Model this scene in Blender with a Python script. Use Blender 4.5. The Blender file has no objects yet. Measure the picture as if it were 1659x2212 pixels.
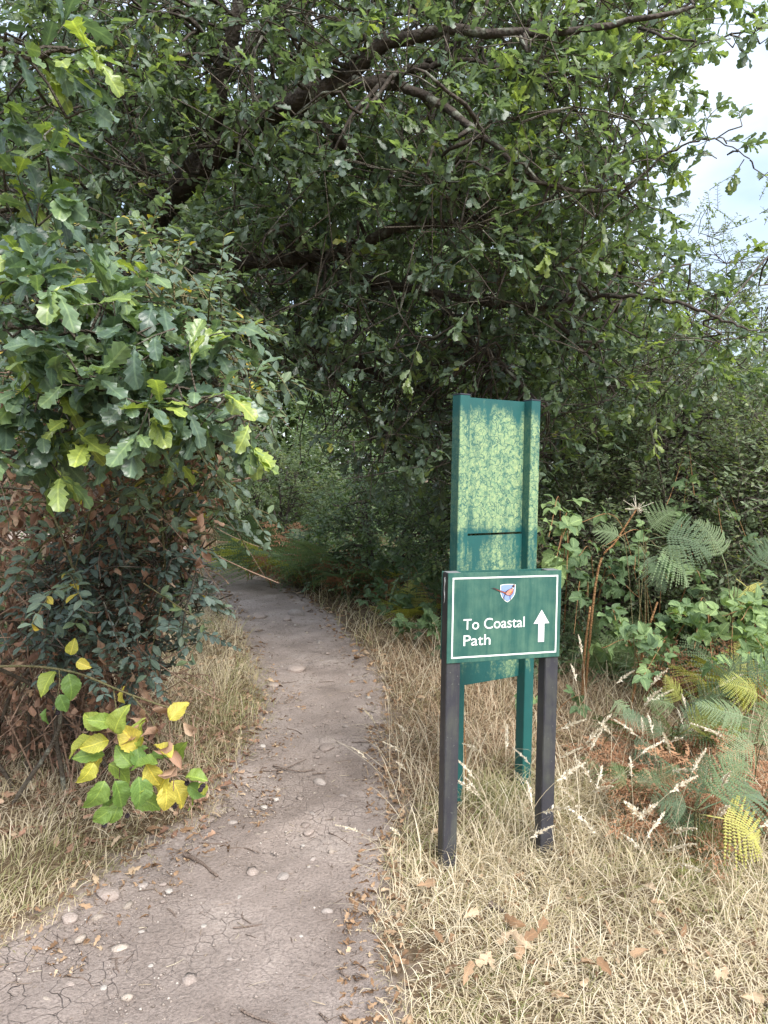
import bpy, bmesh, math, random
import numpy as np
from mathutils import Matrix, Vector
rng = np.random.default_rng(7); random.seed(7)
scn = bpy.context.scene
COL = scn.collection
rad = math.radians

# ------------------------------------------------------------------ camera
CAM_H, PITCH, ROLL, FOC = 1.58, 0.0540, 0.01435, 1591.3      # FOC in pixels of a 1659 x 2212 picture
cam_d = bpy.data.cameras.new("camera"); cam = bpy.data.objects.new("camera", cam_d); COL.objects.link(cam)
cam_d.sensor_fit = 'VERTICAL'; cam_d.sensor_height = 36.0; cam_d.lens = 36.0 * FOC / 2212.0
cam_d.clip_start = 0.05; cam_d.clip_end = 2000
fw = np.array([0, math.cos(PITCH), -math.sin(PITCH)]); r0 = np.array([1.0, 0, 0]); u0 = np.cross(r0, fw)
rt = r0 * math.cos(ROLL) + u0 * math.sin(ROLL); up = -r0 * math.sin(ROLL) + u0 * math.cos(ROLL)
CAMP = np.array([0, 0, CAM_H])
cam.matrix_world = Matrix(((rt[0], up[0], -fw[0], 0), (rt[1], up[1], -fw[1], 0), (rt[2], up[2], -fw[2], CAM_H), (0, 0, 0, 1)))
scn.camera = cam

# ------------------------------------------------------------------ sky, sun, exposure
SUN_EL, SUN_AZ = rad(46), rad(152)            # azimuth clockwise from +Y : behind the viewer's right shoulder
w = bpy.data.worlds.new("World"); scn.world = w; w.use_nodes = True
nt = w.node_tree; nt.nodes.clear()
wo = nt.nodes.new("ShaderNodeOutputWorld"); bg = nt.nodes.new("ShaderNodeBackground")
sky = nt.nodes.new("ShaderNodeTexSky"); sky.sky_type = 'NISHITA'; sky.sun_disc = False
sky.sun_elevation = SUN_EL; sky.sun_rotation = SUN_AZ; sky.air_density = 1.0; sky.dust_density = 1.5
tc = nt.nodes.new("ShaderNodeTexCoord"); mp = nt.nodes.new("ShaderNodeMapping"); mp.inputs['Scale'].default_value = (1, 1, 2.2)
nz = nt.nodes.new("ShaderNodeTexNoise"); nz.inputs['Scale'].default_value = 2.3; nz.inputs['Detail'].default_value = 6; nz.inputs['Roughness'].default_value = .55
cr = nt.nodes.new("ShaderNodeValToRGB"); cr.color_ramp.elements[0].position = .36; cr.color_ramp.elements[1].position = .62
cr.color_ramp.elements[0].color = (.30, .30, .30, 1); cr.color_ramp.elements[1].color = (.97, .97, .97, 1)
mx = nt.nodes.new("ShaderNodeMix"); mx.data_type = 'RGBA'
sz0 = nt.nodes.new("ShaderNodeSeparateXYZ"); mr0 = nt.nodes.new("ShaderNodeMapRange")          # overcast cloud: brightest overhead (CIE overcast sky)
mr0.inputs['To Min'].default_value = .34; mr0.inputs['To Max'].default_value = 1.2
cl0 = nt.nodes.new("ShaderNodeMix"); cl0.data_type = 'RGBA'; cl0.blend_type = 'MULTIPLY'; cl0.inputs[0].default_value = 1; cl0.inputs[6].default_value = (6.0, 6.7, 7.7, 1)
L = nt.links.new
L(tc.outputs['Generated'], sz0.inputs[0]); L(sz0.outputs[2], mr0.inputs['Value']); L(mr0.outputs[0], cl0.inputs[7]); L(cl0.outputs[2], mx.inputs[7])
L(tc.outputs['Generated'], mp.inputs['Vector']); L(mp.outputs[0], nz.inputs['Vector']); L(nz.outputs[0], cr.inputs[0])
L(cr.outputs[0], mx.inputs[0]); L(sky.outputs[0], mx.inputs[6]); L(mx.outputs[2], bg.inputs['Color'])
bg.inputs['Strength'].default_value = 0.066; L(bg.outputs[0], wo.inputs[0])
sl = bpy.data.lights.new("sun", 'SUN'); sl.energy = 1.5; sl.angle = rad(40); sl.color = (1, .96, .9)
so = bpy.data.objects.new("sun", sl); COL.objects.link(so)
sd = Vector((math.sin(SUN_AZ) * math.cos(SUN_EL), math.cos(SUN_AZ) * math.cos(SUN_EL), math.sin(SUN_EL)))
so.rotation_euler = (-sd).to_track_quat('-Z', 'Y').to_euler(); so.location = sd * 30
scn.view_settings.view_transform = 'Standard'; scn.view_settings.look = 'None'; scn.view_settings.gamma = 1
scn.view_settings.exposure = 2.22
scn.render.engine = 'CYCLES'
scn.cycles.max_bounces = 7; scn.cycles.diffuse_bounces = 4; scn.cycles.glossy_bounces = 2; scn.cycles.transmission_bounces = 4
scn.cycles.use_denoising = True; scn.cycles.caustics_reflective = False; scn.cycles.caustics_refractive = False

# ------------------------------------------------------------------ helpers: pixel -> direction
def ray(u, v):
    d = fw + rt * ((u - 829.5) / FOC) - up * ((v - 1106.0) / FOC)
    return d
def at(u, v, D):                               # point at depth D (metres along +Y) in that direction
    d = ray(u, v); return CAMP + d * (D / d[1])
def proj(P):
    d = np.asarray(P) - CAMP; z = d @ fw
    return 829.5 + FOC * (d @ rt) / z, 1106 - FOC * (d @ up) / z, z
def gxy(u, v):                                 # where it meets level ground
    d = ray(u, v); return (CAMP + d * (-CAM_H / d[2]))[:2]

# ------------------------------------------------------------------ path outline + ground height
LE = [(-260, 2600), (-120, 2250), (0, 2072), (150, 2002), (215, 1917), (320, 1867), (435, 1807), (500, 1752), (500, 1680), (545, 1620), (585, 1560), (575, 1477), (545, 1377), (500, 1310), (455, 1255), (400, 1215), (300, 1180)]
RE = [(830, 2900), (808, 2400), (795, 2212), (775, 2080), (772, 1977), (800, 1877), (826, 1777), (820, 1690), (812, 1627), (818, 1560), (812, 1500), (780, 1427), (700, 1330), (630, 1280), (560, 1240), (490, 1205), (380, 1170)]
def resample(P, n):
    P = np.array([gxy(*p) for p in P]); s = np.r_[0, np.cumsum(np.hypot(*np.diff(P, axis=0).T))]
    t = np.linspace(0, 1, n); t = t * s[-1]
    return np.c_[np.interp(t, s, P[:, 0]), np.interp(t, s, P[:, 1])]
NP = 260
PL, PR = resample(LE, NP), resample(RE, NP)
for P in (PL, PR):                             # soften corners
    for _ in range(14): P[1:-1] = (P[:-2] + 2 * P[1:-1] + P[2:]) / 4
tail = np.linspace(0, 1, 40)[1:, None]
PL = np.r_[PL, PL[-1] + tail * np.array([-6, 3.0])]; PR = np.r_[PR, PR[-1] + tail * np.array([-6, 3.5])]
NP = len(PL)
PC = (PL + PR) / 2; PW = np.hypot(*(PR - PL).T) / 2
def path_d(x, y):                              # <1 inside the path, grows outside (in half widths) ; also metres beyond edge
    x = np.atleast_1d(x); y = np.atleast_1d(y); out = np.empty(len(x)); om = np.empty(len(x)); side = np.empty(len(x))
    for a in range(0, len(x), 20000):
        dx = x[a:a+20000, None] - PC[None, :, 0]; dy = y[a:a+20000, None] - PC[None, :, 1]
        d = np.hypot(dx, dy); k = np.argmin(d - PW[None] * .6, axis=1); i = np.arange(len(k))
        out[a:a+20000] = d[i, k] / PW[k]; om[a:a+20000] = d[i, k] - PW[k]; side[a:a+20000] = np.sign(dx[i, k])
    return out, om, side
def n2(x, y, s, seed=0):                       # smooth value noise from sines
    a = seed * 1.7
    return (np.sin(x * s + 1.3 * np.sin(y * s * .7 + a) + a) * np.cos(y * s * 1.1 - 1.1 * np.sin(x * s * .6 - a) + a * 2) + .5 * np.sin(x * s * 2.3 - y * s * 1.9 + a * 3)) / 1.5
def gz(x, y):
    x = np.asarray(x, float); y = np.asarray(y, float); sh = x.shape; x = x.ravel(); y = y.ravel()
    q, m, s = path_d(x, y)
    z = .022 * n2(x, y, 1.3, 1) + .012 * n2(x, y, 3.7, 2)
    near = np.clip((14 - np.hypot(x, y)) / 6, 0, 1)
    dip = np.clip((m + .10) / .22, 0, 1); dip = dip * dip * (3 - 2 * dip)
    z = z * (.35 + .65 * dip) + (dip - 1) * .035 * near
    far = np.clip((np.hypot(x, y) - 9) / 30, 0, 1); z += far * .5 * n2(x, y, .12, 3)
    return z.reshape(sh)
def gz1(x, y): return float(gz(np.array([x]), np.array([y]))[0])

# ------------------------------------------------------------------ helpers: materials
def new_mat(name):
    m = bpy.data.materials.new(name); m.use_nodes = True; t = m.node_tree; t.nodes.clear()
    return m, t, t.nodes.new, t.links.new
def ramp(t, stops, interp='LINEAR'):
    r = t.nodes.new("ShaderNodeValToRGB"); e = r.color_ramp.elements; r.color_ramp.interpolation = interp
    while len(e) < len(stops): e.new(.5)
    for i, (p, c) in enumerate(stops):
        e[i].position = p; e[i].color = (c[0], c[1], c[2], 1) if not np.isscalar(c) else (c, c, c, 1)
    return r
def noise(t, scale, detail=4, vec=None, rough=.55):
    n = t.nodes.new("ShaderNodeTexNoise"); n.inputs['Scale'].default_value = scale; n.inputs['Detail'].default_value = detail; n.inputs['Roughness'].default_value = rough
    if vec is not None: t.links.new(vec, n.inputs['Vector'])
    return n
def mixc(t, fac, a, b, mode='MIX'):
    m = t.nodes.new("ShaderNodeMix"); m.data_type = 'RGBA'; m.blend_type = mode
    for i, x in ((0, fac), (6, a), (7, b)):
        if hasattr(x, 'links') or hasattr(x, 'is_linked'): t.links.new(x, m.inputs[i])
        elif np.isscalar(x): m.inputs[i].default_value = x
        else: m.inputs[i].default_value = (*x, 1)
    return m.outputs[2]
def math_n(t, op, a, b=None):
    m = t.nodes.new("ShaderNodeMath"); m.operation = op
    for i, x in ((0, a), (1, b)):
        if x is None: continue
        if hasattr(x, 'is_linked'): t.links.new(x, m.inputs[i])
        else: m.inputs[i].default_value = x
    return m.outputs[0]
def bump(t, h, strength=.3, dist=.01):
    b = t.nodes.new("ShaderNodeBump"); b.inputs['Strength'].default_value = strength; b.inputs['Distance'].default_value = dist
    t.links.new(h, b.inputs['Height']); return b.outputs[0]
def principled(t, color, rough=.6, normal=None, spec=.5):
    p = t.nodes.new("ShaderNodeBsdfPrincipled")
    if hasattr(color, 'is_linked'): t.links.new(color, p.inputs['Base Color'])
    else: p.inputs['Base Color'].default_value = (*color, 1)
    if hasattr(rough, 'is_linked'): t.links.new(rough, p.inputs['Roughness'])
    else: p.inputs['Roughness'].default_value = rough
    p.inputs['Specular IOR Level'].default_value = spec
    if normal is not None: t.links.new(normal, p.inputs['Normal'])
    return p
def finish(t, sh):
    o = t.nodes.new("ShaderNodeOutputMaterial"); t.links.new(sh, o.inputs[0])

def leaf_mat(name, stops, rough=.42, trans=.32, tint=(1.5, 1.55, .75), vein=.35, veins=9.0, spec=.5, mottle=.25):
    m, t, N, K = new_mat(name)
    a = N("ShaderNodeAttribute"); a.attribute_name = "lf"; s = N("ShaderNodeSeparateXYZ"); K(a.outputs['Vector'], s.inputs[0])
    c = ramp(t, stops); K(s.outputs[2], c.inputs[0]); col = c.outputs[0]
    if mottle:
        tcn = N("ShaderNodeTexCoord"); nn = noise(t, 45, 3, tcn.outputs['Object']); r = ramp(t, [(.3, 1 - mottle), (.7, 1 + mottle)]); K(nn.outputs[0], r.inputs[0])
        col = mixc(t, 1.0, col, r.outputs[0], 'MULTIPLY')
    nrm = None
    if vein:
        ax = math_n(t, 'ABSOLUTE', s.outputs[0]); mid = math_n(t, 'LESS_THAN', ax, .022)
        ph = math_n(t, 'MULTIPLY', math_n(t, 'SUBTRACT', s.outputs[1], math_n(t, 'MULTIPLY', ax, .8)), veins)
        fr = math_n(t, 'FRACT', ph); lat = math_n(t, 'LESS_THAN', fr, .13)
        f = math_n(t, 'MAXIMUM', mid, math_n(t, 'MULTIPLY', lat, .45)); f = math_n(t, 'MULTIPLY', f, vein)
        lit = mixc(t, 1.0, col, (2.1, 1.9, 1.7), 'MULTIPLY'); col = mixc(t, f, col, lit)
        nrm = bump(t, math_n(t, 'PINGPONG', ph, .5), .25, .003)
    p = principled(t, col, rough, nrm, spec)
    tr = N("ShaderNodeBsdfTranslucent"); tcx = mixc(t, 1.0, col, tint, 'MULTIPLY'); K(tcx, tr.inputs[0])
    mxs = N("ShaderNodeMixShader"); mxs.inputs[0].default_value = trans; K(p.outputs[0], mxs.inputs[1]); K(tr.outputs[0], mxs.inputs[2])
    finish(t, mxs.outputs[0]); return m

M = {}
M['oak'] = leaf_mat('oak_leaf', [(0, (.082, .118, .090)), (.45, (.122, .172, .115)), (.8, (.17, .235, .105)), (.95, (.24, .30, .09)), (1, (.40, .36, .07))], rough=.33, trans=.46, spec=.7, vein=.3)
M['oak_near'] = leaf_mat('oak_leaf_near', [(0, (.078, .125, .092)), (.5, (.118, .178, .115)), (.8, (.15, .225, .09)), (1, (.27, .34, .08))], rough=.32, spec=.65, vein=.55, veins=7)
M['honey'] = leaf_mat('honeysuckle_leaf', [(0, (.085, .122, .095)), (.6, (.135, .188, .135)), (.86, (.16, .22, .10)), (.93, (.33, .30, .05)), (1, (.42, .30, .04))], rough=.5, vein=.4)
M['thorn'] = leaf_mat('blackthorn_leaf', [(0, (.08, .115, .10)), (.7, (.12, .168, .138)), (1, (.16, .205, .14))], rough=.5, vein=.35, trans=.2)
M['dead'] = leaf_mat('dead_leaf', [(0, (.17, .098, .068)), (.5, (.32, .19, .13)), (.85, (.44, .29, .20)), (1, (.54, .41, .29))], rough=.75, vein=.2, trans=.2, tint=(1.2, .9, .7), spec=.2)
M['litter'] = leaf_mat('litter_leaf', [(0, (.12, .07, .04)), (.5, (.25, .155, .09)), (.85, (.36, .25, .16)), (1, (.45, .35, .24))], rough=.8, vein=.2, trans=.1, tint=(1.1, .9, .7), spec=.15)
M['bramble'] = leaf_mat('bramble_leaf', [(0, (.075, .125, .065)), (.5, (.14, .215, .10)), (1, (.22, .31, .13))], rough=.62, vein=.6, veins=8, spec=.3, mottle=.35)
M['bramble_bright'] = leaf_mat('bramble_bright_leaf', [(0, (.095, .175, .05)), (.4, (.15, .25, .06)), (.6, (.25, .34, .07)), (.85, (.46, .45, .08)), (1, (.55, .46, .09))], rough=.55, vein=.5, veins=8, trans=.35, mottle=.3)
M['fern'] = leaf_mat('fern_green', [(0, (.085, .13, .075)), (.6, (.15, .215, .115)), (1, (.24, .31, .14))], rough=.55, vein=0, mottle=.15)
M['fern_yellow'] = leaf_mat('fern_yellow', [(0, (.27, .31, .08)), (1, (.46, .42, .10))], rough=.6, vein=0)
M['fern_brown'] = leaf_mat('fern_brown', [(0, (.22, .115, .065)), (1, (.44, .255, .145))], rough=.75, vein=0, trans=.2, tint=(1.2, .9, .7), spec=.2)
M['thicket'] = leaf_mat('thicket_leaf', [(0, (.060, .10, .052)), (.5, (.11, .165, .075)), (1, (.20, .26, .105))], rough=.5, vein=0, trans=.35)
M['haw'] = leaf_mat('hawthorn_leaf', [(0, (.105, .145, .085)), (.6, (.18, .23, .125)), (1, (.30, .33, .16))], rough=.5, vein=0, trans=.4)
M['grass'] = leaf_mat('dry_grass', [(0, (.19, .22, .08)), (.22, (.30, .29, .13)), (.42, (.46, .385, .25)), (.72, (.63, .54, .39)), (1, (.78, .70, .54))], rough=.6, vein=0, trans=.3, tint=(1.15, 1.05, .7), mottle=0, spec=.3)
M['grass_brown'] = leaf_mat('brown_grass', [(0, (.17, .17, .075)), (.2, (.24, .19, .105)), (.45, (.37, .26, .165)), (.75, (.50, .38, .265)), (1, (.66, .55, .40))], rough=.65, vein=0, trans=.25, tint=(1.15, 1.0, .75), mottle=0, spec=.25)
M['seed'] = leaf_mat('grass_seed', [(0, (.62, .55, .42)), (1, (.82, .77, .66))], rough=.8, vein=0, trans=.3, tint=(1.1, 1, .8), mottle=0, spec=.2)

def bark_mat(name, c0, c1, lich=None, scale=14, rough=.85):
    m, t, N, K = new_mat(name); tcn = N("ShaderNodeTexCoord")
    n = noise(t, scale, 7, tcn.outputs['Object'], .7); c = ramp(t, [(.3, c0), (.7, c1)]); K(n.outputs[0], c.inputs[0]); col = c.outputs[0]
    if lich:
        n2_ = noise(t, 9, 5, tcn.outputs['Object']); r = ramp(t, [(.56, 0.0), (.66, 1.0)]); K(n2_.outputs[0], r.inputs[0]); col = mixc(t, r.outputs[0], col, lich)
    v = N("ShaderNodeTexVoronoi"); v.inputs['Scale'].default_value = scale * 3; K(tcn.outputs['Object'], v.inputs['Vector'])
    h = math_n(t, 'ADD', n.outputs[0], v.outputs[0])
    finish(t, principled(t, col, rough, bump(t, h, .7, .012), .25).outputs[0]); return m
M['bark'] = bark_mat('oak_bark', (.035, .028, .024), (.105, .085, .07), (.20, .21, .17))
M['twig'] = bark_mat('twig_bark', (.06, .05, .04), (.15, .125, .095), (.24, .24, .19), 40)
M['cane'] = bark_mat('dead_cane', (.20, .125, .09), (.42, .29, .205), None, 40)
M['stem_green'] = bark_mat('green_stem', (.11, .12, .05), (.22, .17, .09), None, 40)
M['stick'] = bark_mat('ground_stick', (.12, .085, .065), (.26, .20, .165), None, 60)
M['rust_stem'] = bark_mat('rust_stem', (.24, .12, .055), (.42, .24, .115), None, 30)

# ------------------------------------------------------------------ helpers: meshes
def mesh_from(name, V, F, lf=None, smooth=True):
    V = np.asarray(V, np.float32).reshape(-1, 3); F = np.asarray(F, np.int32).reshape(-1, 3)
    me = bpy.data.meshes.new(name); me.vertices.add(len(V)); me.vertices.foreach_set('co', V.ravel())
    me.loops.add(F.size); me.loops.foreach_set('vertex_index', F.ravel())
    me.polygons.add(len(F)); me.polygons.foreach_set('loop_start', np.arange(0, F.size, 3, dtype=np.int32))
    me.polygons.foreach_set('loop_total', np.full(len(F), 3, np.int32))
    if smooth: me.polygons.foreach_set('use_smooth', np.ones(len(F), bool))
    if lf is not None:
        a = me.attributes.new('lf', 'FLOAT_VECTOR', 'POINT'); a.data.foreach_set('vector', np.asarray(lf, np.float32).ravel())
    me.update(calc_edges=True); return me
def link(name, me, mat, parent=None, base=None, kind=None):
    o = bpy.data.objects.new(name, me); COL.objects.link(o)
    if mat is not None and not me.materials: me.materials.append(mat)
    if parent is not None:
        o.parent = parent
    if kind: o['kind'] = kind
    return o
def root(name, loc, label, cat, group=None, rz=0.0):
    o = bpy.data.objects.new(name, None); COL.objects.link(o); o.location = loc; o.rotation_euler = (0, 0, rz); o.empty_display_size = .1
    o['label'] = label; o['category'] = cat
    if group: o['group'] = group
    return o
def tag(o, label, cat, group=None):
    o['label'] = label; o['category'] = cat
    if group: o['group'] = group
    return o
class Acc:                                      # collects vertices / triangles / leaf attribute into one mesh
    def __init__(s): s.V, s.F, s.A, s.n = [], [], [], 0
    def add(s, V, F, A=None):
        V = np.asarray(V, np.float32).reshape(-1, 3); s.V.append(V); s.F.append(np.asarray(F, np.int64).reshape(-1, 3) + s.n)
        s.A.append(np.zeros_like(V) if A is None else np.asarray(A, np.float32).reshape(-1, 3)); s.n += len(V)
    def obj(s, name, mat, parent=None, kind=None):
        V = np.concatenate(s.V)
        if parent is not None: V = V - np.array(parent.location, np.float32)
        me = mesh_from(name, V, np.concatenate(s.F), np.concatenate(s.A)); return link(name, me, mat, parent, kind=kind)
def unit(v): return v / np.maximum(np.linalg.norm(v, axis=-1, keepdims=True), 1e-9)
def frames(d, n):                               # columns: x = across, y = along midrib, z = leaf normal
    y = unit(d); x = unit(np.cross(y, n)); z = np.cross(x, y); return np.stack([x, y, z], axis=-1)
def tubes(P, R, sides=4, rnd=None):             # P (N,K,3), R (N,K)
    P = np.asarray(P, float); R = np.asarray(R, float)
    if P.ndim == 2: P = P[None]; R = R[None]
    N, K, _ = P.shape
    T = unit(np.gradient(P, axis=1)); ref = np.where(np.abs(T[..., 2:3]) > .9, np.array([1.0, 0, 0]), np.array([0, 0, 1.0]))
    X = unit(np.cross(T, ref)); Y = np.cross(T, X)
    a = np.arange(sides) * 2 * math.pi / sides
    V = P[:, :, None] + R[:, :, None, None] * (X[:, :, None] * np.cos(a)[None, None, :, None] + Y[:, :, None] * np.sin(a)[None, None, :, None])
    i = np.arange(K - 1)[:, None] * sides; j = np.arange(sides)[None]; j2 = (j + 1) % sides
    q = np.stack([i + j, i + j2, i + sides + j2, i + sides + j], -1).reshape(-1, 4)
    f = np.concatenate([q[:, [0, 1, 2]], q[:, [0, 2, 3]]])
    cap = [(K - 1) * sides + np.array([0, k, k + 1]) for k in range(1, sides - 1)]
    f = np.concatenate([f, np.array(cap)]) if cap else f
    F = f[None] + (np.arange(N) * K * sides)[:, None, None]
    A = np.zeros((N, K, sides, 3)); A[..., 2] = (rng.random(N) if rnd is None else rnd)[:, None, None]
    return V.reshape(-1, 3), F.reshape(-1, 3), A.reshape(-1, 3)
def spline(P, n):                               # smooth polyline through points (Catmull-Rom); extra columns (radius) follow
    P = np.asarray(P, float); Q = np.r_[2 * P[:1] - P[1:2], P, 2 * P[-1:] - P[-2:-1]]; out = []
    t = np.linspace(0, len(P) - 1 - 1e-6, n); k = t.astype(int); f = (t - k)[:, None]
    a, b, c, d = Q[k], Q[k + 1], Q[k + 2], Q[k + 3]
    return .5 * (2 * b + (c - a) * f + (2 * a - 5 * b + 4 * c - d) * f ** 2 + (3 * b - a - 3 * c + d) * f ** 3)

# leaf templates: (V, F, lf) with length 1 along +Y, normal +Z
def leaf_tmpl(prof, bend=.2, fold=.25, wave=0.0, twist=0.0, across=1, seed=0, crumple=0.0):
    r = np.random.default_rng(seed); ys = np.array([p[0] for p in prof]); ws = np.array([p[1] for p in prof]); n = len(ys)
    cols = np.concatenate([-np.arange(across, 0, -1) / across, [0], np.arange(1, across + 1) / across]); m = len(cols)
    V = np.zeros((n, m, 3)); A = np.zeros((n, m, 3))
    for i in range(n):
        for j, c in enumerate(cols):
            x = c * ws[i]; y = ys[i] + (.04 * abs(c) if 0 < i < n - 1 else 0)
            z = fold * abs(x) - bend * ys[i] ** 2 + .5 * bend * ys[i] + wave * math.sin(ys[i] * 17 + c * 2.2 + seed) * abs(c) * (0 if i in (0, n - 1) else 1)
            z += crumple * (r.random() - .5); x += crumple * .4 * (r.random() - .5)
            a = twist * ys[i]; V[i, j] = (x * math.cos(a) - z * math.sin(a), y, x * math.sin(a) + z * math.cos(a)); A[i, j] = (c * ws[i], ys[i], 0)
    F = []
    for i in range(n - 1):
        for j in range(m - 1):
            a, b, c, d = i * m + j, i * m + j + 1, (i + 1) * m + j + 1, (i + 1) * m + j
            if ws[i] > 1e-6: F.append((a, b, c) if ws[i + 1] > 1e-6 or c != d else (a, b, c))
            if ws[i + 1] > 1e-6: F.append((a, c, d))
    return V.reshape(-1, 3), np.array(F), A.reshape(-1, 3)
OAKP = [(0, .012), (.07, .014), (.12, .06), (.24, .15), (.30, .10), (.42, .235), (.50, .155), (.62, .30), (.70, .205), (.80, .285), (.88, .19), (.96, .14), (1, .03)]
OAKH = [(0, .012), (.06, .014), (.10, .04), (.17, .085), (.23, .10), (.28, .072), (.34, .125), (.40, .175), (.45, .172), (.495, .12), (.56, .185), (.62, .235), (.68, .23), (.725, .165), (.78, .21), (.84, .212), (.885, .16), (.94, .125), (.98, .07), (1, .02)]
OAKL = [(0, .02), (.25, .14), (.36, .09), (.6, .24), (.7, .15), (.88, .21), (1, .05)]
OAKX = [(0, .02), (.28, .13), (.42, .09), (.75, .23), (1, .03)]
DIAM = [(0, 0), (.5, .24), (1, 0)]
OVAT = [(0, 0), (.12, .13), (.35, .26), (.62, .24), (.85, .12), (1, 0)]
OVAL = [(0, 0), (.3, .22), (.65, .22), (1, 0)]
BRAM = [(0, 0.0), (.04, .16), (.12, .25), (.16, .265), (.28, .345), (.31, .325), (.43, .365), (.46, .335), (.58, .325), (.61, .29), (.72, .24), (.75, .205), (.86, .12), (.93, .06), (1, 0)]
T_OAKH = [leaf_tmpl(OAKH, b, f, .035, tw, 2, k) for k, (b, f, tw) in enumerate([(.3, .2, .2), (.5, .1, -.3), (.15, .35, .4), (.7, -.15, 0), (-.1, .25, .1), (.4, .3, -.5)])]
T_OAKN = [leaf_tmpl([(p, w_ * .82) for p, w_ in OAKP], b, f, .04, tw, 1, k) for k, (b, f, tw) in enumerate([(.3, .2, .2), (.5, .1, -.3), (.15, .35, .4), (.7, -.15, 0), (-.1, .25, .1), (.4, .3, -.5)])]
T_OAKL = [leaf_tmpl(OAKL, b, f, .03, tw, 1, k) for k, (b, f, tw) in enumerate([(.3, .3, .2), (.5, .1, -.3), (.1, .4, .5), (.6, -.2, 0), (-.1, .3, .1)])]
T_OAKX = [leaf_tmpl(OAKX, b, f, .03, tw, 1, k) for k, (b, f, tw) in enumerate([(.3, .3, .2), (.5, .1, -.3), (.1, .4, .5)])]
def flat_leaf(prof, bend):
    V, A, F = [], [], []
    for k, (y, w_) in enumerate(prof):
        for c in (-1, 1): V.append((c * w_, y, -bend * y * y + .5 * bend * y + .08 * c * (k % 2))); A.append((c * w_, y, 0))
        if k: F += [(2 * k - 2, 2 * k - 1, 2 * k + 1), (2 * k - 2, 2 * k + 1, 2 * k)]
    return np.array(V, float), np.array(F), np.array(A, float)
T_OAKF = [flat_leaf([(0, .02), (.28, .14), (.42, .09), (.75, .24), (1, .05)], b) for b in (.2, .5, -.2)]
T_FLAT = [(np.array([(0, 0, 0), (.25, .45, b), (0, 1, -b * .5), (-.25, .5, b * .6)], float), np.array([(0, 1, 2), (0, 2, 3)]), np.array([(0, 0, 0), (.25, .45, 0), (0, 1, 0), (-.25, .5, 0)], float)) for b in (.12, -.1, .2)]
T_DIAM = [leaf_tmpl(DIAM, b, f, 0, 0, 1, k) for k, (b, f) in enumerate([(.3, .35), (.1, .15), (.4, -.25)])]
T_OVAT = [leaf_tmpl(OVAT, b, f, .0, tw, 1, k) for k, (b, f, tw) in enumerate([(.3, .3, .1), (.5, .15, -.2), (.1, .4, .3), (.2, .1, 0)])]
T_OVAL = [leaf_tmpl(OVAL, b, f, 0, 0, 1, k) for k, (b, f) in enumerate([(.3, .3), (.1, .1), (.4, -.2)])]
T_DEAD = [leaf_tmpl(OVAT, b, f, .08, tw, 1, k, .14) for k, (b, f, tw) in enumerate([(.9, .9, .8), (-.6, 1.1, -.9), (1.2, .5, 1.5), (.4, 1.4, .4), (.8, -.9, -1.3)])]
T_LITT = [leaf_tmpl(OAKL, b, f, .05, tw, 1, k, .08) for k, (b, f, tw) in enumerate([(.4, .3, .5), (-.3, .4, -.5), (.6, -.3, .8)])]

def pick_visible(pos, size, n, cell=14):
    u, v, z = proj(pos); z = np.maximum(z, .05); ok = (z > .3) & (u > -20) & (u < 1680) & (v > -20) & (v < 2230)
    ci = (np.floor(u / cell).astype(int) * 4096 + np.floor(v / cell).astype(int)); order = np.lexsort((z, ci)); order = order[ok[order]]
    first = np.ones(len(order), bool); first[1:] = ci[order][1:] != ci[order][:-1]; cand = order[first]
    return cand[np.argsort(-(size[cand] / z[cand]))][:n]
LEAFCACHE = {}
def leafset(parent, tm, pos, Rm, sc, rnd, mat, nparts=300, part='leaf', rest='leaves', key='', hi=None):
    """the nparts leaves that show largest become objects of their own; the rest one mesh"""
    pos = np.asarray(pos); N = len(pos); k = rng.integers(0, len(tm), N); base = np.array(parent.location)
    sel = pick_visible(pos, sc, nparts) if nparts else np.zeros(0, int); isp = np.zeros(N, bool); isp[sel] = True
    for i in sel:
        b = min(9, int(rnd[i] * 10)); kk = (key, mat.name, k[i], b)
        if kk not in LEAFCACHE:
            V, F, A = (hi or tm)[k[i]]; A = A.copy(); A[:, 2] = (b + .5) / 10; me = mesh_from(part, V, F, A); me.materials.append(mat); LEAFCACHE[kk] = me
        o = bpy.data.objects.new(part, LEAFCACHE[kk]); COL.objects.link(o); o.parent = parent
        m = np.eye(4); m[:3, :3] = Rm[i] * sc[i]; m[:3, 3] = pos[i] - base; o.matrix_basis = Matrix(m.tolist())
    acc = Acc()
    for q in range(len(tm)):
        s = np.where((k == q) & ~isp)[0]
        if not len(s): continue
        V, F, A = tm[q]; W = np.einsum('nij,vj->nvi', Rm[s] * sc[s, None, None], V) + pos[s, None]
        FF = F[None] + (np.arange(len(s)) * len(V))[:, None, None]; AA = np.repeat(A[None], len(s), 0).copy(); AA[..., 2] = rnd[s, None]
        acc.add(W, FF, AA)
    return acc.obj(rest, mat, parent, 'stuff') if acc.V else None
def rdir(n, zb=0.0):
    d = rng.normal(size=(n, 3)); d[:, 2] += zb; return unit(d)

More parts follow.
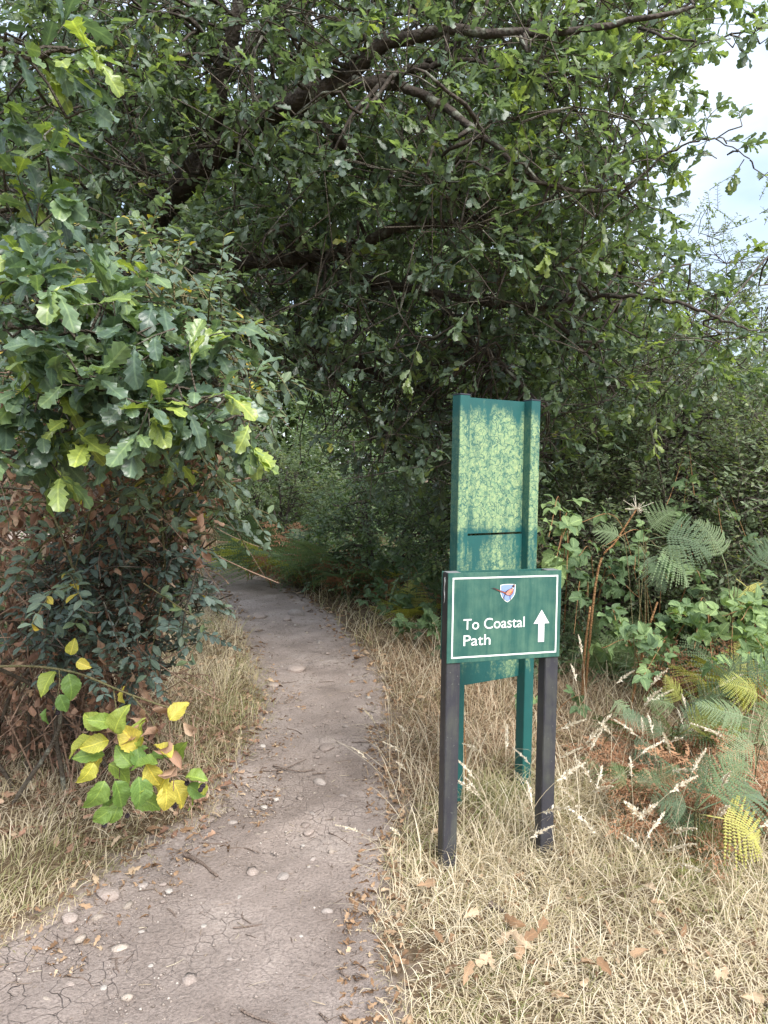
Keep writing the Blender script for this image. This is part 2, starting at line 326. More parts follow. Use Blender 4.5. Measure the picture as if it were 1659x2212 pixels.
def sprays(b, d, Ls, n, mode='oak', droop=.15, spread=1.0):
    """twigs from b along d with n leaves each -> twig polylines and leaf pos / dir / normal"""
    S = len(b); K = 5; t = np.linspace(0, 1, K)
    side = unit(np.cross(d, np.array([0, 0, 1.0]) + rng.normal(size=(S, 3)) * .2)); upv = np.cross(side, d)
    bendv = side * rng.normal(size=(S, 1)) * .25 + np.array([0, 0, -droop])
    P = b[:, None] + Ls[:, None, None] * (d[:, None] * t[None, :, None] + bendv[:, None] * (t ** 2)[None, :, None])
    if mode == 'oak': tl = 1 - rng.random((S, n)) ** 1.7 * .8; tl[:, :3] = 1.0
    else: tl = np.repeat(np.linspace(.12, 1, (n + 1) // 2), 2)[:n][None] + rng.normal(size=(S, n)) * .01
    tl = np.clip(tl, 0.02, 1)
    pos = b[:, None] + Ls[:, None, None] * (d[:, None] * tl[..., None] + bendv[:, None] * (tl ** 2)[..., None])
    dd = unit(d[:, None] + 2 * bendv[:, None] * tl[..., None])
    if mode == 'oak': ang = rng.random((S, n)) * 6.283; out = .5 + rng.random((S, n)) * 1.1
    else: ang = (np.arange(n) % 2 * math.pi)[None] + rng.normal(size=(S, n)) * .35; out = 1.2 + rng.random((S, n)) * .5
    rad_ = np.cos(ang)[..., None] * side[:, None] + (np.sin(ang) * (.75 if mode == 'oak' else 1))[..., None] * upv[:, None]
    ld = unit(dd + rad_ * out[..., None] * spread + np.array([0, 0, -.22]))
    nn = unit(np.array([0, -.25, 1.0]) + rng.normal(size=(S, n, 3)) * .42)
    return P, pos.reshape(-1, 3), ld.reshape(-1, 3), nn.reshape(-1, 3)

# ------------------------------------------------------------------ ground
def axis(lo, hi, step, far):
    a = list(np.arange(lo, hi + 1e-6, step)); s = step
    while a[-1] < far: s *= 1.28; a.append(a[-1] + s)
    s = step
    while a[0] > -far: s *= 1.28; a.insert(0, a[0] - s)
    return np.array(a)
gx = axis(-3.6, 4.2, .08, 400); gy = axis(-.5, 13, .08, 400)
X, Y = np.meshgrid(gx, gy); Zg = gz(X, Y); nx, ny = len(gx), len(gy)
i, j = np.meshgrid(np.arange(nx - 1), np.arange(ny - 1)); a = (j * nx + i).ravel()
Fg = np.concatenate([np.c_[a, a + 1, a + nx + 1], np.c_[a, a + nx + 1, a + nx]])
m, t, N, K = new_mat('ground_soil'); tcn = N("ShaderNodeTexCoord")
n1 = noise(t, 1.3, 5, tcn.outputs['Object']); n2_ = noise(t, 38, 6, tcn.outputs['Object'], .7)
c1 = ramp(t, [(.3, (.075, .052, .034)), (.55, (.15, .108, .068)), (.75, (.24, .185, .12))]); K(n2_.outputs[0], c1.inputs[0])
c2 = ramp(t, [(.35, (.75, .75, .7)), (.65, (1.1, 1.05, 1))]); K(n1.outputs[0], c2.inputs[0])
at_ = N("ShaderNodeAttribute"); at_.attribute_name = 'lf'; sx_ = N("ShaderNodeSeparateXYZ"); K(at_.outputs['Vector'], sx_.inputs[0]); n3_ = noise(t, 9, 5, tcn.outputs['Object'], .65)
ed = math_n(t, 'ADD', sx_.outputs[2], math_n(t, 'MULTIPLY', math_n(t, 'SUBTRACT', n3_.outputs[0], .5), .45)); er = ramp(t, [(.02, 1.0), (.16, 0.0)]); K(ed, er.inputs[0]); n4_ = noise(t, 90, 5, tcn.outputs['Object'], .75); cD = ramp(t, [(.28, (.17, .135, .115)), (.5, (.31, .255, .225)), (.72, (.42, .355, .315))]); K(n4_.outputs[0], cD.inputs[0])
finish(t, principled(t, mixc(t, er.outputs[0], mixc(t, 1.0, c1.outputs[0], c2.outputs[0], 'MULTIPLY'), cD.outputs[0]), .9, bump(t, n2_.outputs[0], .8, .02), .15).outputs[0])
g = link('ground', mesh_from('ground', np.c_[X.ravel(), Y.ravel(), Zg.ravel()], Fg, np.c_[np.zeros((X.size, 2)), np.clip(path_d(X.ravel(), Y.ravel())[1], -1, 2)]), m, kind='structure')

# ------------------------------------------------------------------ path
m, t, N, K = new_mat('path_dirt'); tcn = N("ShaderNodeTexCoord"); ob = tcn.outputs['Object']
wob = noise(t, 5, 3, ob); wv = mixc(t, .12, ob, wob.outputs[1], 'ADD')
vo = N("ShaderNodeTexVoronoi"); vo.feature = 'DISTANCE_TO_EDGE'; vo.inputs['Scale'].default_value = 15; K(wv, vo.inputs['Vector'])
crk = ramp(t, [(0, 0.0), (.022, 1.0)]); K(vo.outputs[0], crk.inputs[0])
cm = noise(t, 1.1, 3, ob); cmr = ramp(t, [(.46, 0.0), (.62, 1.0)]); K(cm.outputs[0], cmr.inputs[0])           # where the mud has cracked
ck = math_n(t, 'MAXIMUM', crk.outputs[0], math_n(t, 'SUBTRACT', 1.0, cmr.outputs[0]))
b1 = noise(t, 2.2, 5, ob); cA = ramp(t, [(.3, (.24, .192, .165)), (.55, (.362, .296, .260)), (.75, (.46, .385, .34))]); K(b1.outputs[0], cA.inputs[0])
b2 = noise(t, 90, 5, ob, .75); cB = ramp(t, [(.28, .5), (.5, 1.0), (.72, 1.3)]); K(b2.outputs[0], cB.inputs[0])
v2 = N("ShaderNodeTexVoronoi"); v2.inputs['Scale'].default_value = 95; K(ob, v2.inputs['Vector'])
spk = ramp(t, [(0, 1.0), (.16, 1.0), (.24, 0.0)]); K(v2.outputs[0], spk.inputs[0])
sel = noise(t, 60, 2, ob); sr = ramp(t, [(.56, 0.0), (.6, .7)]); K(sel.outputs[0], sr.inputs[0])
col = mixc(t, 1.0, cA.outputs[0], cB.outputs[0], 'MULTIPLY')
col = mixc(t, math_n(t, 'MULTIPLY', spk.outputs[0], sr.outputs[0]), col, (.48, .42, .385))
col = mixc(t, 1.0, col, ramp(t, [(0, .55), (1, 1.0)]).outputs[0], 'MULTIPLY') if False else col
dk = mixc(t, ck, mixc(t, .30, col, (.12, .09, .08)), col)
hh = math_n(t, 'ADD', math_n(t, 'MULTIPLY', ck, .8), math_n(t, 'MULTIPLY', b2.outputs[0], 1.0))
hh = math_n(t, 'ADD', hh, math_n(t, 'MULTIPLY', math_n(t, 'MULTIPLY', spk.outputs[0], sr.outputs[0]), .6))
finish(t, principled(t, dk, .88, bump(t, hh, 1.0, .014), .2).outputs[0]); M['dirt'] = m
C = 26; s = np.linspace(-.08, 1.08, C)
rag = np.array([[.035 * n2(np.array([k * .31]), np.array([q * 3.0]), 1.0, 5)[0] for q in (0, 1)] for k in range(NP)])
PP = np.empty((NP, C, 3))
for q in range(C):
    e = rag[:, 0] * max(0, 1 - s[q] * 3) + rag[:, 1] * max(0, s[q] * 3 - 2)
    xy = PL + (PR - PL) * (s[q] + e)[:, None]; z = gz(xy[:, 0], xy[:, 1])
    PP[:, q, :2] = xy; PP[:, q, 2] = z + .018 + .011 * n2(xy[:, 0], xy[:, 1], 7.0, 4) * (0 < q < C - 1) + .006 * n2(xy[:, 0], xy[:, 1], 17.0, 8) * (0 < q < C - 1)
    if q in (0, C - 1): PP[:, q, 2] -= .05
    if q in (1, C - 2): PP[:, q, 2] -= .012
i, j = np.meshgrid(np.arange(C - 1), np.arange(NP - 1)); a = (j * C + i).ravel()
path = link('path', mesh_from('path', PP.reshape(-1, 3), np.concatenate([np.c_[a, a + 1, a + C + 1], np.c_[a, a + C + 1, a + C]])), M['dirt'], kind='structure')

def rock_mesh(name, seed, flat=.45, sub=2):
    bm = bmesh.new(); bmesh.ops.create_icosphere(bm, subdivisions=sub, radius=1.0); r = np.random.default_rng(seed)
    ax = rdir(5) if False else unit(r.normal(size=(6, 3))); lim = .62 + r.random(6) * .3
    for v in bm.verts:
        p = np.array(v.co)
        for q in range(6):
            e = p @ ax[q]
            if e > lim[q]: p = p - ax[q] * (e - lim[q]) * .85
        v.co = (p[0] * (1 + .25 * math.sin(seed)), p[1] * (.8 + .1 * math.cos(seed * 2)), p[2] * flat)
    me = bpy.data.meshes.new(name); bm.to_mesh(me); bm.free(); me.polygons.foreach_set('use_smooth', np.ones(len(me.polygons), bool)); return me
def stone_mat(name, c0, c1):
    m, t, N, K = new_mat(name); tcn = N("ShaderNodeTexCoord"); n = noise(t, 4, 6, tcn.outputs['Object'], .65)
    c = ramp(t, [(.3, c0), (.7, c1)]); K(n.outputs[0], c.inputs[0])
    oi = N("ShaderNodeObjectInfo"); v = ramp(t, [(0, .8), (1, 1.2)]); K(oi.outputs['Random'], v.inputs[0])
    finish(t, principled(t, mixc(t, 1.0, c.outputs[0], v.outputs[0], 'MULTIPLY'), .8, bump(t, n.outputs[0], .5, .05), .25).outputs[0]); return m
stm = [stone_mat('stone_pink', (.26, .205, .175), (.42, .35, .31)), stone_mat('stone_tan', (.31, .255, .21), (.47, .40, .34)), stone_mat('stone_grey', (.27, .23, .205), (.42, .365, .33)), stone_mat('stone_pale', (.36, .32, .285), (.52, .475, .43))]
rocks = []
for k in range(8):
    me = rock_mesh('stone', k, .4 + .1 * (k % 3), 1 if k % 2 else 2); me.materials.append(stm[[0, 1, 2, 0, 3, 1, 2, 0][k]]); rocks.append(me)
def put_stone(x, y, s, k, sink=.35):
    o = bpy.data.objects.new('stone', rocks[k]); COL.objects.link(o); o.parent = path
    o.location = (x, y, gz1(x, y) + .018 + s * .4 * (.5 - sink)); o.rotation_euler = (rng.normal() * .1, rng.normal() * .1, rng.random() * 6.28); o.scale = (s, s, s)
for u, v, sz, k in [(705, 1610, 20, 0), (640, 1445, 26, 0), (545, 1875, 17, 3), (610, 1885, 17, 6), (235, 1930, 30, 0), (310, 1906, 14, 6), (275, 1950, 15, 1), (515, 1932, 13, 4), (365, 1918, 11, 4),
                    (260, 2040, 20, 1), (172, 2020, 16, 1), (95, 2150, 22, 1), (225, 2123, 11, 4), (275, 2143, 14, 1), (410, 2105, 22, 3), (325, 2076, 9, 4), (145, 2120, 18, 0), (660, 1777, 12, 0), (690, 1685, 14, 2), (555, 1800, 11, 1),
                    (590, 1480, 14, 0), (640, 1325, 18, 2), (690, 1385, 10, 2), (560, 1330, 20, 0), (620, 1335, 11, 0), (495, 2060, 8, 6), (515, 2085, 9, 2), (570, 1740, 10, 4), (675, 1755, 9, 2), (600, 1700, 9, 1), (650, 2010, 8, 4), (150, 1985, 20, 0), (210, 1975, 16, 1), (305, 2005, 10, 4), (440, 1990, 9, 4)]:
    x, y = gxy(u, v); put_stone(x, y, sz / FOC * y * 1.05, k)
for _ in range(150):
    q = rng.integers(20, 200); f = rng.random() ** 1.3; p = PL[q] + (PR[q] - PL[q]) * f
    put_stone(p[0], p[1], .010 + .022 * rng.random() ** 2.2, rng.integers(0, 8), .3)
pa = Acc(); bmm = rock_mesh('pb', 3, .6, 1); pv = np.array([(1.1, 0, 0), (0, .9, 0), (-.95, .1, 0), (0, -1, .05), (.1, 0, .62), (0, .1, -.5)]); pf = np.array([(0, 1, 4), (1, 2, 4), (2, 3, 4), (3, 0, 4), (1, 0, 5), (2, 1, 5), (3, 2, 5), (0, 3, 5)]); bpy.data.meshes.remove(bmm)
nP = 8000; q = (rng.random(nP) ** 1.2 * 210 + 12).astype(int); f = np.clip(np.where(rng.random(nP) < .6, rng.random(nP) * .55, rng.random(nP)), .01, .99)
pp = PL[q] + (PR[q] - PL[q]) * f[:, None] + rng.normal(size=(nP, 2)) * .02; sz = .002 + .006 * rng.random(nP) ** 2.8
for k in range(nP): pass
ca = rng.random(nP) * 6.28; Rz = np.zeros((nP, 3, 3)); Rz[:, 0, 0] = np.cos(ca); Rz[:, 0, 1] = -np.sin(ca); Rz[:, 1, 0] = np.sin(ca); Rz[:, 1, 1] = np.cos(ca); Rz[:, 2, 2] = 1
W = np.einsum('nij,vj->nvi', Rz * sz[:, None, None], pv) + np.c_[pp, gz(pp[:, 0], pp[:, 1]) + .020][:, None]
AA = np.zeros(W.shape); AA[..., 2] = rng.random(nP)[:, None]
pa.add(W, pf[None] + (np.arange(nP) * len(pv))[:, None, None], AA)
mp_ = leaf_mat('pebble', [(0, (.17, .138, .115)), (.8, (.33, .275, .24)), (1, (.48, .43, .38))], rough=.8, trans=0, vein=0, mottle=0, spec=.2)
pa.obj('pebbles', mp_, path, 'stuff')
nD = 2400; q = (rng.random(nD) ** 1.1 * 215 + 10).astype(int); f = np.where(rng.random(nD) < .5, rng.random(nD), np.where(rng.random(nD) < .5, rng.random(nD) ** 2 * .3, 1 - rng.random(nD) ** 2 * .25)); pp = PL[q] + (PR[q] - PL[q]) * f[:, None]
aa = rng.random(nD) * 6.28; ll = .006 + .022 * rng.random(nD) ** 2; e = np.c_[np.cos(aa), np.sin(aa)] * ll[:, None]; t3 = np.linspace(-1, 1, 3)[None, :, None]; P3 = np.concatenate([pp[:, None] + e[:, None] * t3 + rng.normal(size=(nD, 3, 2)) * .002, np.zeros((nD, 3, 1))], 2); P3[..., 2] = gz(P3[..., 0], P3[..., 1]) + .022 + .004 * rng.random((nD, 1))
da = Acc(); da.add(*tubes(P3, np.full((nD, 3), .0009) * (.6 + 1.2 * rng.random((nD, 1))), 3)); da.obj('debris', leaf_mat('path_debris', [(0, (.10, .07, .055)), (.55, (.22, .165, .125)), (.8, (.42, .34, .24)), (1, (.60, .52, .38))], rough=.8, trans=0, vein=0, mottle=0, spec=.2), path, 'stuff')

# ------------------------------------------------------------------ signs
def box(name, x0, x1, y0, y1, z0, z1, mat, parent, bev=.002):
    bm = bmesh.new(); bmesh.ops.create_cube(bm, size=1)
    for v in bm.verts: v.co = ((x0 + x1) / 2 + v.co.x * (x1 - x0), (y0 + y1) / 2 + v.co.y * (y1 - y0), (z0 + z1) / 2 + v.co.z * (z1 - z0))
    if bev: bmesh.ops.bevel(bm, geom=bm.edges[:], offset=bev, segments=2, affect='EDGES')
    me = bpy.data.meshes.new(name); bm.to_mesh(me); bm.free(); return link(name, me, mat, parent)
def paint(name, base, dark, rough=.42, algae=None, dust=.5, streak=None):
    m, t, N, K = new_mat(name); tcn = N("ShaderNodeTexCoord"); ob = tcn.outputs['Object']
    n = noise(t, 7, 6, ob, .6); c = ramp(t, [(.3, dark), (.7, base)]); K(n.outputs[0], c.inputs[0]); col = c.outputs[0]; rg = rough; h = noise(t, 140, 3, ob).outputs[0]; bs = .12
    sp = noise(t, 120, 2, ob); sr = ramp(t, [(.70, 0.0), (.76, dust)]); K(sp.outputs[0], sr.inputs[0]); col = mixc(t, sr.outputs[0], col, (.42, .45, .38))
    if streak:
        mpn = N("ShaderNodeMapping"); mpn.inputs['Scale'].default_value = (22, 22, 2.2); K(ob, mpn.inputs['Vector']); sn = noise(t, 1, 6, mpn.outputs[0], .65)
        pn = noise(t, 6, 6, ob, .65); mm = math_n(t, 'MULTIPLY', sn.outputs[0], pn.outputs[0]); r = ramp(t, [(.20, 0.0), (.38, .75)]); K(mm, r.inputs[0]); col = mixc(t, r.outputs[0], col, streak)
    if algae:
        lo, hi, a0, a1 = algae
        mpn = N("ShaderNodeMapping"); mpn.inputs['Scale'].default_value = (13, 13, 2.6); K(ob, mpn.inputs['Vector']); st = noise(t, 1, 7, mpn.outputs[0], .62)
        fine = noise(t, 70, 6, ob, .7)
        wob = noise(t, 14, 4, ob); wv = mixc(t, .16, ob, wob.outputs[1], 'ADD')
        vo = N("ShaderNodeTexVoronoi"); vo.feature = 'DISTANCE_TO_EDGE'; vo.inputs['Scale'].default_value = 20; K(wv, vo.inputs['Vector']); cr_ = ramp(t, [(0, 0.0), (.075, 1.0)]); K(vo.outputs[0], cr_.inputs[0])
        vo2 = N("ShaderNodeTexVoronoi"); vo2.feature = 'DISTANCE_TO_EDGE'; vo2.inputs['Scale'].default_value = 85; K(wv, vo2.inputs['Vector']); cr2 = ramp(t, [(0, .35), (.08, 1.0)]); K(vo2.outputs[0], cr2.inputs[0])
        sz_ = N("ShaderNodeSeparateXYZ"); K(ob, sz_.inputs[0]); zr = ramp(t, [(0, 0.0), (.27, .10), (.31, .34), (.5, .46), (.62, .42), (.655, .28), (.664, .28), (.68, .58), (.73, .80), (.86, .84), (.93, .72), (.96, .42), (.985, .10), (1, 0.0)]); K(math_n(t, 'DIVIDE', sz_.outputs[2], 1.95), zr.inputs[0])
        v = math_n(t, 'ADD', math_n(t, 'MULTIPLY', st.outputs[0], .85), math_n(t, 'MULTIPLY', fine.outputs[0], .20)); v = math_n(t, 'ADD', v, math_n(t, 'MULTIPLY', zr.outputs[0], .42))
        mk = ramp(t, [(lo, 0.0), (hi, 1.0)]); K(v, mk.inputs[0])
        geo = N("ShaderNodeNewGeometry"); vt = N("ShaderNodeVectorTransform"); vt.vector_type = 'NORMAL'; vt.convert_from = 'WORLD'; vt.convert_to = 'OBJECT'; K(geo.outputs['True Normal'], vt.inputs[0]); sn = N("ShaderNodeSeparateXYZ"); K(vt.outputs[0], sn.inputs[0])
        face = ramp(t, [(.3, .25), (.7, 1.0)]); K(math_n(t, 'MULTIPLY', sn.outputs[1], -1.0), face.inputs[0])     # growth on the weather side
        f = math_n(t, 'MULTIPLY', math_n(t, 'MULTIPLY', mk.outputs[0], cr_.outputs[0]), math_n(t, 'MULTIPLY', cr2.outputs[0], face.outputs[0]))
        ac = ramp(t, [(.35, a0), (.65, a1)]); K(fine.outputs[0], ac.inputs[0]); col = mixc(t, math_n(t, 'MULTIPLY', f, .85), col, ac.outputs[0])
        rg = .55; h = math_n(t, 'ADD', h, f); bs = .25
    finish(t, principled(t, col, rg, bump(t, h, bs, .002), .5).outputs[0]); return m
M['panel'] = paint('sign_panel_green', (.027, .105, .088), (.020, .082, .070), .38, streak=(.10, .20, .14), dust=.35)
M['bpost'] = paint('charcoal_post', (.045, .045, .055), (.028, .028, .036), .45, dust=.45, streak=(.085, .09, .075))
M['gpaint'] = paint('board_green', (.012, .095, .088), (.009, .076, .072), .38, algae=(.66, .84, (.16, .29, .16), (.44, .52, .24)), dust=.2)
M['gplain'] = paint('board_green_clean', (.016, .115, .10), (.012, .09, .08), .4, dust=.2)
M['cap'] = paint('post_cap_grey', (.22, .22, .22), (.13, .13, .14), .6, dust=.5)
M['dcap'] = paint('dark_cap', (.05, .05, .07), (.035, .035, .05), .5)
def flat(name, c, rough=.45, wear=None):
    m, t, N, K = new_mat(name); tcn = N("ShaderNodeTexCoord"); n = noise(t, 60, 5, tcn.outputs['Object'], .7); r = ramp(t, [(.30, [x * (.62 if wear else .85) for x in c]), (.5, c)]); K(n.outputs[0], r.inputs[0])
    finish(t, principled(t, r.outputs[0], rough).outputs[0]); return m
M['white'] = flat('white_vinyl', (.80, .81, .78)); M['white_worn'] = flat('white_vinyl_worn', (.76, .77, .74), wear=1)

S1 = root('direction_sign', (.257, 2.8854, 0), 'low green sign with white lettering and an up arrow on two charcoal posts', 'sign', rz=.2895)
SW, ZT, ZB, PWd = .5024, 1.186, .8246, .0600
PH = ZT - ZB
for x0 in (0.0015, SW - PWd - .0015):
    p = box('post', x0, x0 + PWd, .006, .006 + PWd, -.25, ZT - .003, M['bpost'], S1, .0025)
    box('post_top', x0 + .003, x0 + PWd - .003, .009, .003 + PWd, ZT - .004, ZT - .0005, M['cap'], p, .0)
FP = box('front_panel', 0, SW, 0, .006, ZB, ZT, M['panel'], S1, .0012)
box('back_panel', 0, SW, .0665, .0725, ZB, ZT - .001, M['panel'], S1, .0012)
def decal(name, loops, mat, parent, off, th=.0006, holes=None):
    """flat print: polygons given in panel units (0..1 across, 0..1 down), each slightly proud of the panel"""
    bm = bmesh.new()
    for lp in loops:
        vs = [bm.verts.new((s * SW, -off, ZT - d * PH)) for s, d in lp]; f = bm.faces.new(vs)
        e = bmesh.ops.extrude_face_region(bm, geom=[f]); bmesh.ops.translate(bm, verts=[v for v in e['geom'] if isinstance(v, bmesh.types.BMVert)], vec=(0, -th, 0))
    bmesh.ops.recalc_face_normals(bm, faces=bm.faces[:]); me = bpy.data.meshes.new(name); bm.to_mesh(me); bm.free(); return link(name, me, mat, parent)
bl, bt_, br, bb = .037, .052, .967, .948; lw = .0125; lh = lw * SW / PH
decal('border', [[(bl, bt_), (br, bt_), (br, bt_ + lh), (bl, bt_ + lh)], [(bl, bb - lh), (br, bb - lh), (br, bb), (bl, bb)], [(bl, bt_ + lh), (bl + lw, bt_ + lh), (bl + lw, bb - lh), (bl, bb - lh)], [(br - lw, bt_ + lh), (br, bt_ + lh), (br, bb - lh), (br - lw, bb - lh)]], M['white'], FP, .0004)
ax_, aw, sw_ = .825, .0715, .0275
decal('arrow', [[(ax_, .446), (ax_ + aw, .604), (ax_ + sw_, .604), (ax_ + sw_, .816), (ax_ - sw_, .816), (ax_ - sw_, .604), (ax_ - aw, .604)]], M['white_worn'], FP, .0004)
def lettering(txt, s0, s1, base, cap):
    cu = bpy.data.curves.new('lettering', 'FONT'); cu.body = txt; cu.extrude = .0003; cu.offset = .003; o = bpy.data.objects.new('lettering', cu); COL.objects.link(o)
    me = bpy.data.meshes.new_from_object(o.evaluated_get(bpy.context.evaluated_depsgraph_get())); bpy.data.objects.remove(o); me.name = 'lettering'
    v = np.array([x.co[:] for x in me.vertices]); ch = CAPH; sx = (s1 - s0) * SW / (v[:, 0].max() - v[:, 0].min()); sy = cap * PH / ch
    v2 = np.c_[s0 * SW + (v[:, 0] - v[:, 0].min()) * sx, -.0008 - (v[:, 2] - v[:, 2].min()) * .8, ZT - base * PH + v[:, 1] * sy]
    me.vertices.foreach_set('co', v2.astype(np.float32).ravel()); me.update(); bm = bmesh.new(); bm.from_mesh(me); bmesh.ops.remove_doubles(bm, verts=bm.verts[:], dist=1e-6)
    left = set(bm.verts)
    while left:                                 # every letter a piece of its own
        st = [left.pop()]; isl = set(st)
        while st:
            for e in st.pop().link_edges:
                for w_ in e.verts:
                    if w_ in left: left.discard(w_); isl.add(w_); st.append(w_)
        ids = {v_: k_ for k_, v_ in enumerate(isl)}; lm_ = bpy.data.meshes.new('letter'); lm_.from_pydata([v_.co[:] for v_ in ids], [], [[ids[v_] for v_ in f_.verts] for f_ in bm.faces if f_.verts[0] in ids]); link('letter', lm_, M['white'], FP)
    bm.free()
cu = bpy.data.curves.new('x', 'FONT'); cu.body = 'T'; o = bpy.data.objects.new('x', cu); COL.objects.link(o); me = bpy.data.meshes.new_from_object(o.evaluated_get(bpy.context.evaluated_depsgraph_get())); CAPH = max(v.co.y for v in me.vertices); bpy.data.objects.remove(o); bpy.data.meshes.remove(me)
lettering('To Coastal', .135, .672, .632, .117); lettering('Path', .139, .372, .812, .117)
# emblem: a shield with a pheasant, traced in units of the enlargement (x 355..1175, y 200..845)
ex = lambda x, y: (.4495 + (x - 665) / 505 * .1335, .139 + (y - 205) / 635 * .205)
def em(name, pts, mat, off): return [[ex(*p) for p in pts]]
shield = [(665, 232), (760, 212), (915, 205), (1070, 212), (1172, 228), (1168, 480), (1150, 570), (1110, 650), (1040, 740), (965, 805), (910, 845), (850, 810), (780, 745), (715, 650), (675, 540), (665, 440)]
cx_, cy_ = 917, 470
shr = lambda k, ky=None: [(cx_ + (x - cx_) * k, cy_ + (y - cy_) * (ky or k)) for x, y in shield]
EM = decal('emblem', [[ex(*p) for p in shield]], M['white'], FP, .0004)
decal('shield_outline', [[ex(*p) for p in shr(.905, .925)]], flat('emblem_navy', (.10, .16, .22)), EM, .0010)
decal('shield_field', [[ex(*p) for p in shr(.875, .90)]], flat('emblem_blue', (.22, .31, .58)), EM, .0016)
dk_, rd_, pk_, or_, wh_ = flat('bird_dark', (.05, .03, .03)), flat('bird_russet', (.33, .10, .07)), flat('bird_pink', (.52, .24, .20)), flat('bird_orange', (.70, .33, .08)), M['white']
decal('bird_outline', [[ex(*p) for p in lp] for lp in [
    [(355, 318), (480, 330), (600, 385), (720, 440), (820, 470), (900, 412), (1030, 350), (1055, 265), (1095, 222), (1130, 222), (1148, 262), (1128, 292), (1118, 330), (1105, 440), (1085, 520), (1040, 585), (970, 615), (890, 605), (800, 560), (770, 525), (640, 460), (500, 385), (430, 345)],
    [(800, 570), (825, 590), (798, 650), (795, 715), (815, 740), (770, 722), (765, 660)], [(965, 600), (1000, 605), (995, 680), (1015, 755), (990, 752), (978, 680)]]], dk_, EM, .0022)
decal('bird_tail', [[ex(*p) for p in [(500, 372), (600, 405), (720, 455), (830, 490), (840, 530), (770, 510), (640, 447)]]], rd_, EM, .0028)
decal('bird_body', [[ex(*p) for p in [(880, 470), (960, 400), (1040, 368), (1098, 385), (1085, 480), (1040, 560), (960, 600), (880, 585), (845, 540)]]], pk_, EM, .0028)
decal('bird_breast', [[ex(*p) for p in [(1050, 440), (1075, 430), (1060, 510), (1010, 550), (985, 535), (1020, 490)]]], rd_, EM, .0034)
decal('bird_wing', [[ex(*p) for p in [(950, 470), (1000, 450), (1030, 460), (990, 515), (955, 500)]]], or_, EM, .0040)
decal('bird_collar', [[ex(*p) for p in [(1040, 345), (1060, 328), (1105, 345), (1098, 372)]]], wh_, EM, .0034)
decal('bird_face', [[ex(*p) for p in [(1100, 240), (1122, 238), (1128, 262), (1108, 268)]]], pk_, EM, .0034)
# bird dropping running down the side of the near post
bd = Acc(); zz = np.linspace(1.165, 1.06, 9); bd.add(*tubes(np.c_[np.full(9, .0012), .040 - .003 * np.sin(np.arange(9) * 1.3), zz], np.array([.0012, .003, .002, .0012, .0015, .0028, .0015, .001, .0016]) * .9, 5))
o = link('dropping', mesh_from('dropping', np.concatenate(bd.V), np.concatenate(bd.F)), M['white'], S1)

S2 = root('notice_board', (.3447, 3.4245, 0), 'tall narrow green board stained with algae, two posts holding two panels', 'sign', rz=.5448)
BW, BZ, PB = .4982, 1.9494, .5565
for x0 in (0, BW - .06):
    p = box('post', x0, x0 + .06, 0, .06, -.25, BZ - .006, M['gpaint'], S2, .002)
    box('post_cap', x0 - .0008, x0 + .0608, -.0008, .0608, BZ - .0055, BZ, M['dcap'], p, .001)
box('upper_panel', .0602, BW - .0602, .050, .058, 1.291, 1.940, M['gpaint'], S2, .001)
box('lower_panel', .0602, BW - .0602, .046, .054, PB, 1.281, M['gpaint'], S2, .001)

# ------------------------------------------------------------------ woody plants
def interp_curve(pts, n):                       # pts rows (u, v, D, r)
    Q = np.array([[*at(p[0], p[1], p[2]), p[3]] for p in pts]); return spline(Q, n)
def add_limb(parent, name, C_, mat, sides=8, jit=.012):
    C_ = C_.copy(); C_[:, :3] += rng.normal(size=(len(C_), 3)) * jit * np.minimum(1, np.arange(len(C_))[:, None] / 3)
    a_ = Acc(); a_.add(*tubes(C_[:, :3], np.maximum(C_[:, 3], .003), sides)); return a_.obj(name, mat, parent)
def connect(nodes, samp, r0, r1, K=8, sag=.12):
    """curved branches from the nearest limb samples to nodes"""
    d = np.linalg.norm(nodes[:, None] - samp[None, :, :3], axis=2) + rng.random((len(nodes), len(samp))) * .35; k = d.argmin(1); a_ = samp[k, :3]; t = np.linspace(0, 1, K)[None, :, None]
    L_ = np.linalg.norm(nodes - a_, axis=1)[:, None, None]; mid = rng.normal(size=(len(nodes), 1, 3)) * .16 * L_ + np.array([0, 0, sag]) * L_
    w2 = rng.normal(size=(len(nodes), 1, 3)) * .07 * L_
    P = a_[:, None] * (1 - t) + nodes[:, None] * t + mid * 4 * t * (1 - t) + w2 * np.sin(t * 9.4)
    R = (np.minimum(r0, samp[k, 3] * .8))[:, None] * (1 - t[..., 0]) + r1 * t[..., 0]; return P, R

